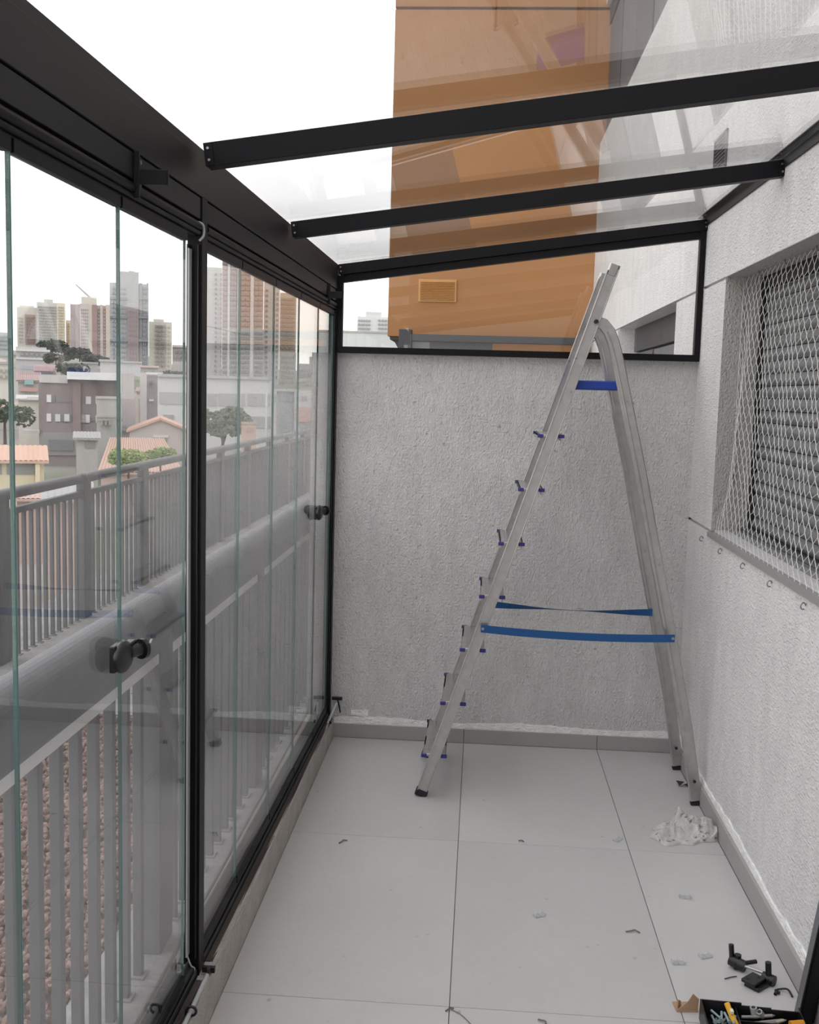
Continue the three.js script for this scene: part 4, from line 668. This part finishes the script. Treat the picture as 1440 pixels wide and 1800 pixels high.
tree('tree',"bright green shrub at the right edge of the terracotta roof",[-18.85,-2.63,-58.34],0.53,"#8b9b62",1);
tree('tree',"yellow-green tree seen behind the far railing beside the post",[-9.99,-2.95,-31.77],0.29,"#8d9148");
tree('tree',"dark tree behind the plum house",[-56.61,3.24,-186.91],1.30,"#5c625a",1);{
  const p = thing('lamp_post', 'tall white lamp post between the warehouse and the blue-grey workshop', 'lamp post', [-20.9, -9, -100]);
  obj('pole', rod([0, 0, 0], [0, 10.4, 0], 0.14, 10, 0.1), paint('#d8d8d6'), p); obj('collar', rod([0, 5.2, 0], [0, 5.5, 0], 0.2, 10), paint('#bdbdbb'), p);
  // small houses crowded on the hillside
  const walls = ['#b5aca5', '#c9c3bb', '#a89d97', '#c2b2a2', '#9f9b99'], roofs = ['#9d6a5a', '#a7a29d', '#8d8683', '#b08a78'];
  const what = { '#9d6a5a': 'dull red', '#a7a29d': 'light grey', '#8d8683': 'dark grey', '#b08a78': 'faded pink' };
  const spots = [[-100.2, -252, 7.3], [-51.6, -120, 6], [-95.7, -290, 14], [-73.4, -170.3, 4], [-59.6, -132.7, 4], [-51.6, -114.3, 4], [-82.3, -209.8, 8], [-73.4, -202.5, 6], [-91.3, -265, 8], [-75, -158.6, 6], [-119.2, -270.3, 9], [-95.7, -279.4, 12], [-96.7, -310.6, 10]];
  let made = 0;
  for (let i = 0; i < 400 && made < 30; i++) {
    const az = rr(17.2, 26) * Math.PI / 180, D = rr(125, 330), x = 0.6 - D * Math.sin(az), z = 4.7 - D * Math.cos(az), w = rr(3.5, 6), h = rr(2.6, 4.2);
    if (spots.some(([a, b, r]) => Math.hypot(a - x, b + 4 - z) < r + 9) || (az < 0.34 && D < 160)) continue;
    spots.push([x, z - 2, w * 0.6]); const ro = roofs[made % 4];
    house('hillside_house', 'small house with a ' + what[ro] + ' roof among the crowd on the far hillside', 'house', [x, groundY(x, z) - 0.8, z], az * 180 / Math.PI + rr(-14, 14), w, h, 5, walls[made % 5], [['window', -w * 0.3, -w * 0.1, h * 0.5, h * 0.75, '#6d6865', 0.05], ['window', w * 0.1, w * 0.3, h * 0.5, h * 0.75, '#6d6865', 0.05]], [], 'small hillside houses with ' + what[ro] + ' roofs', { kind: 'slope', rise: rr(0.2, 0.7), back: 3, roof: ro });
    made++;
  }
}
scene.updateMatrixWorld(true);
renderer.render(scene, camera);
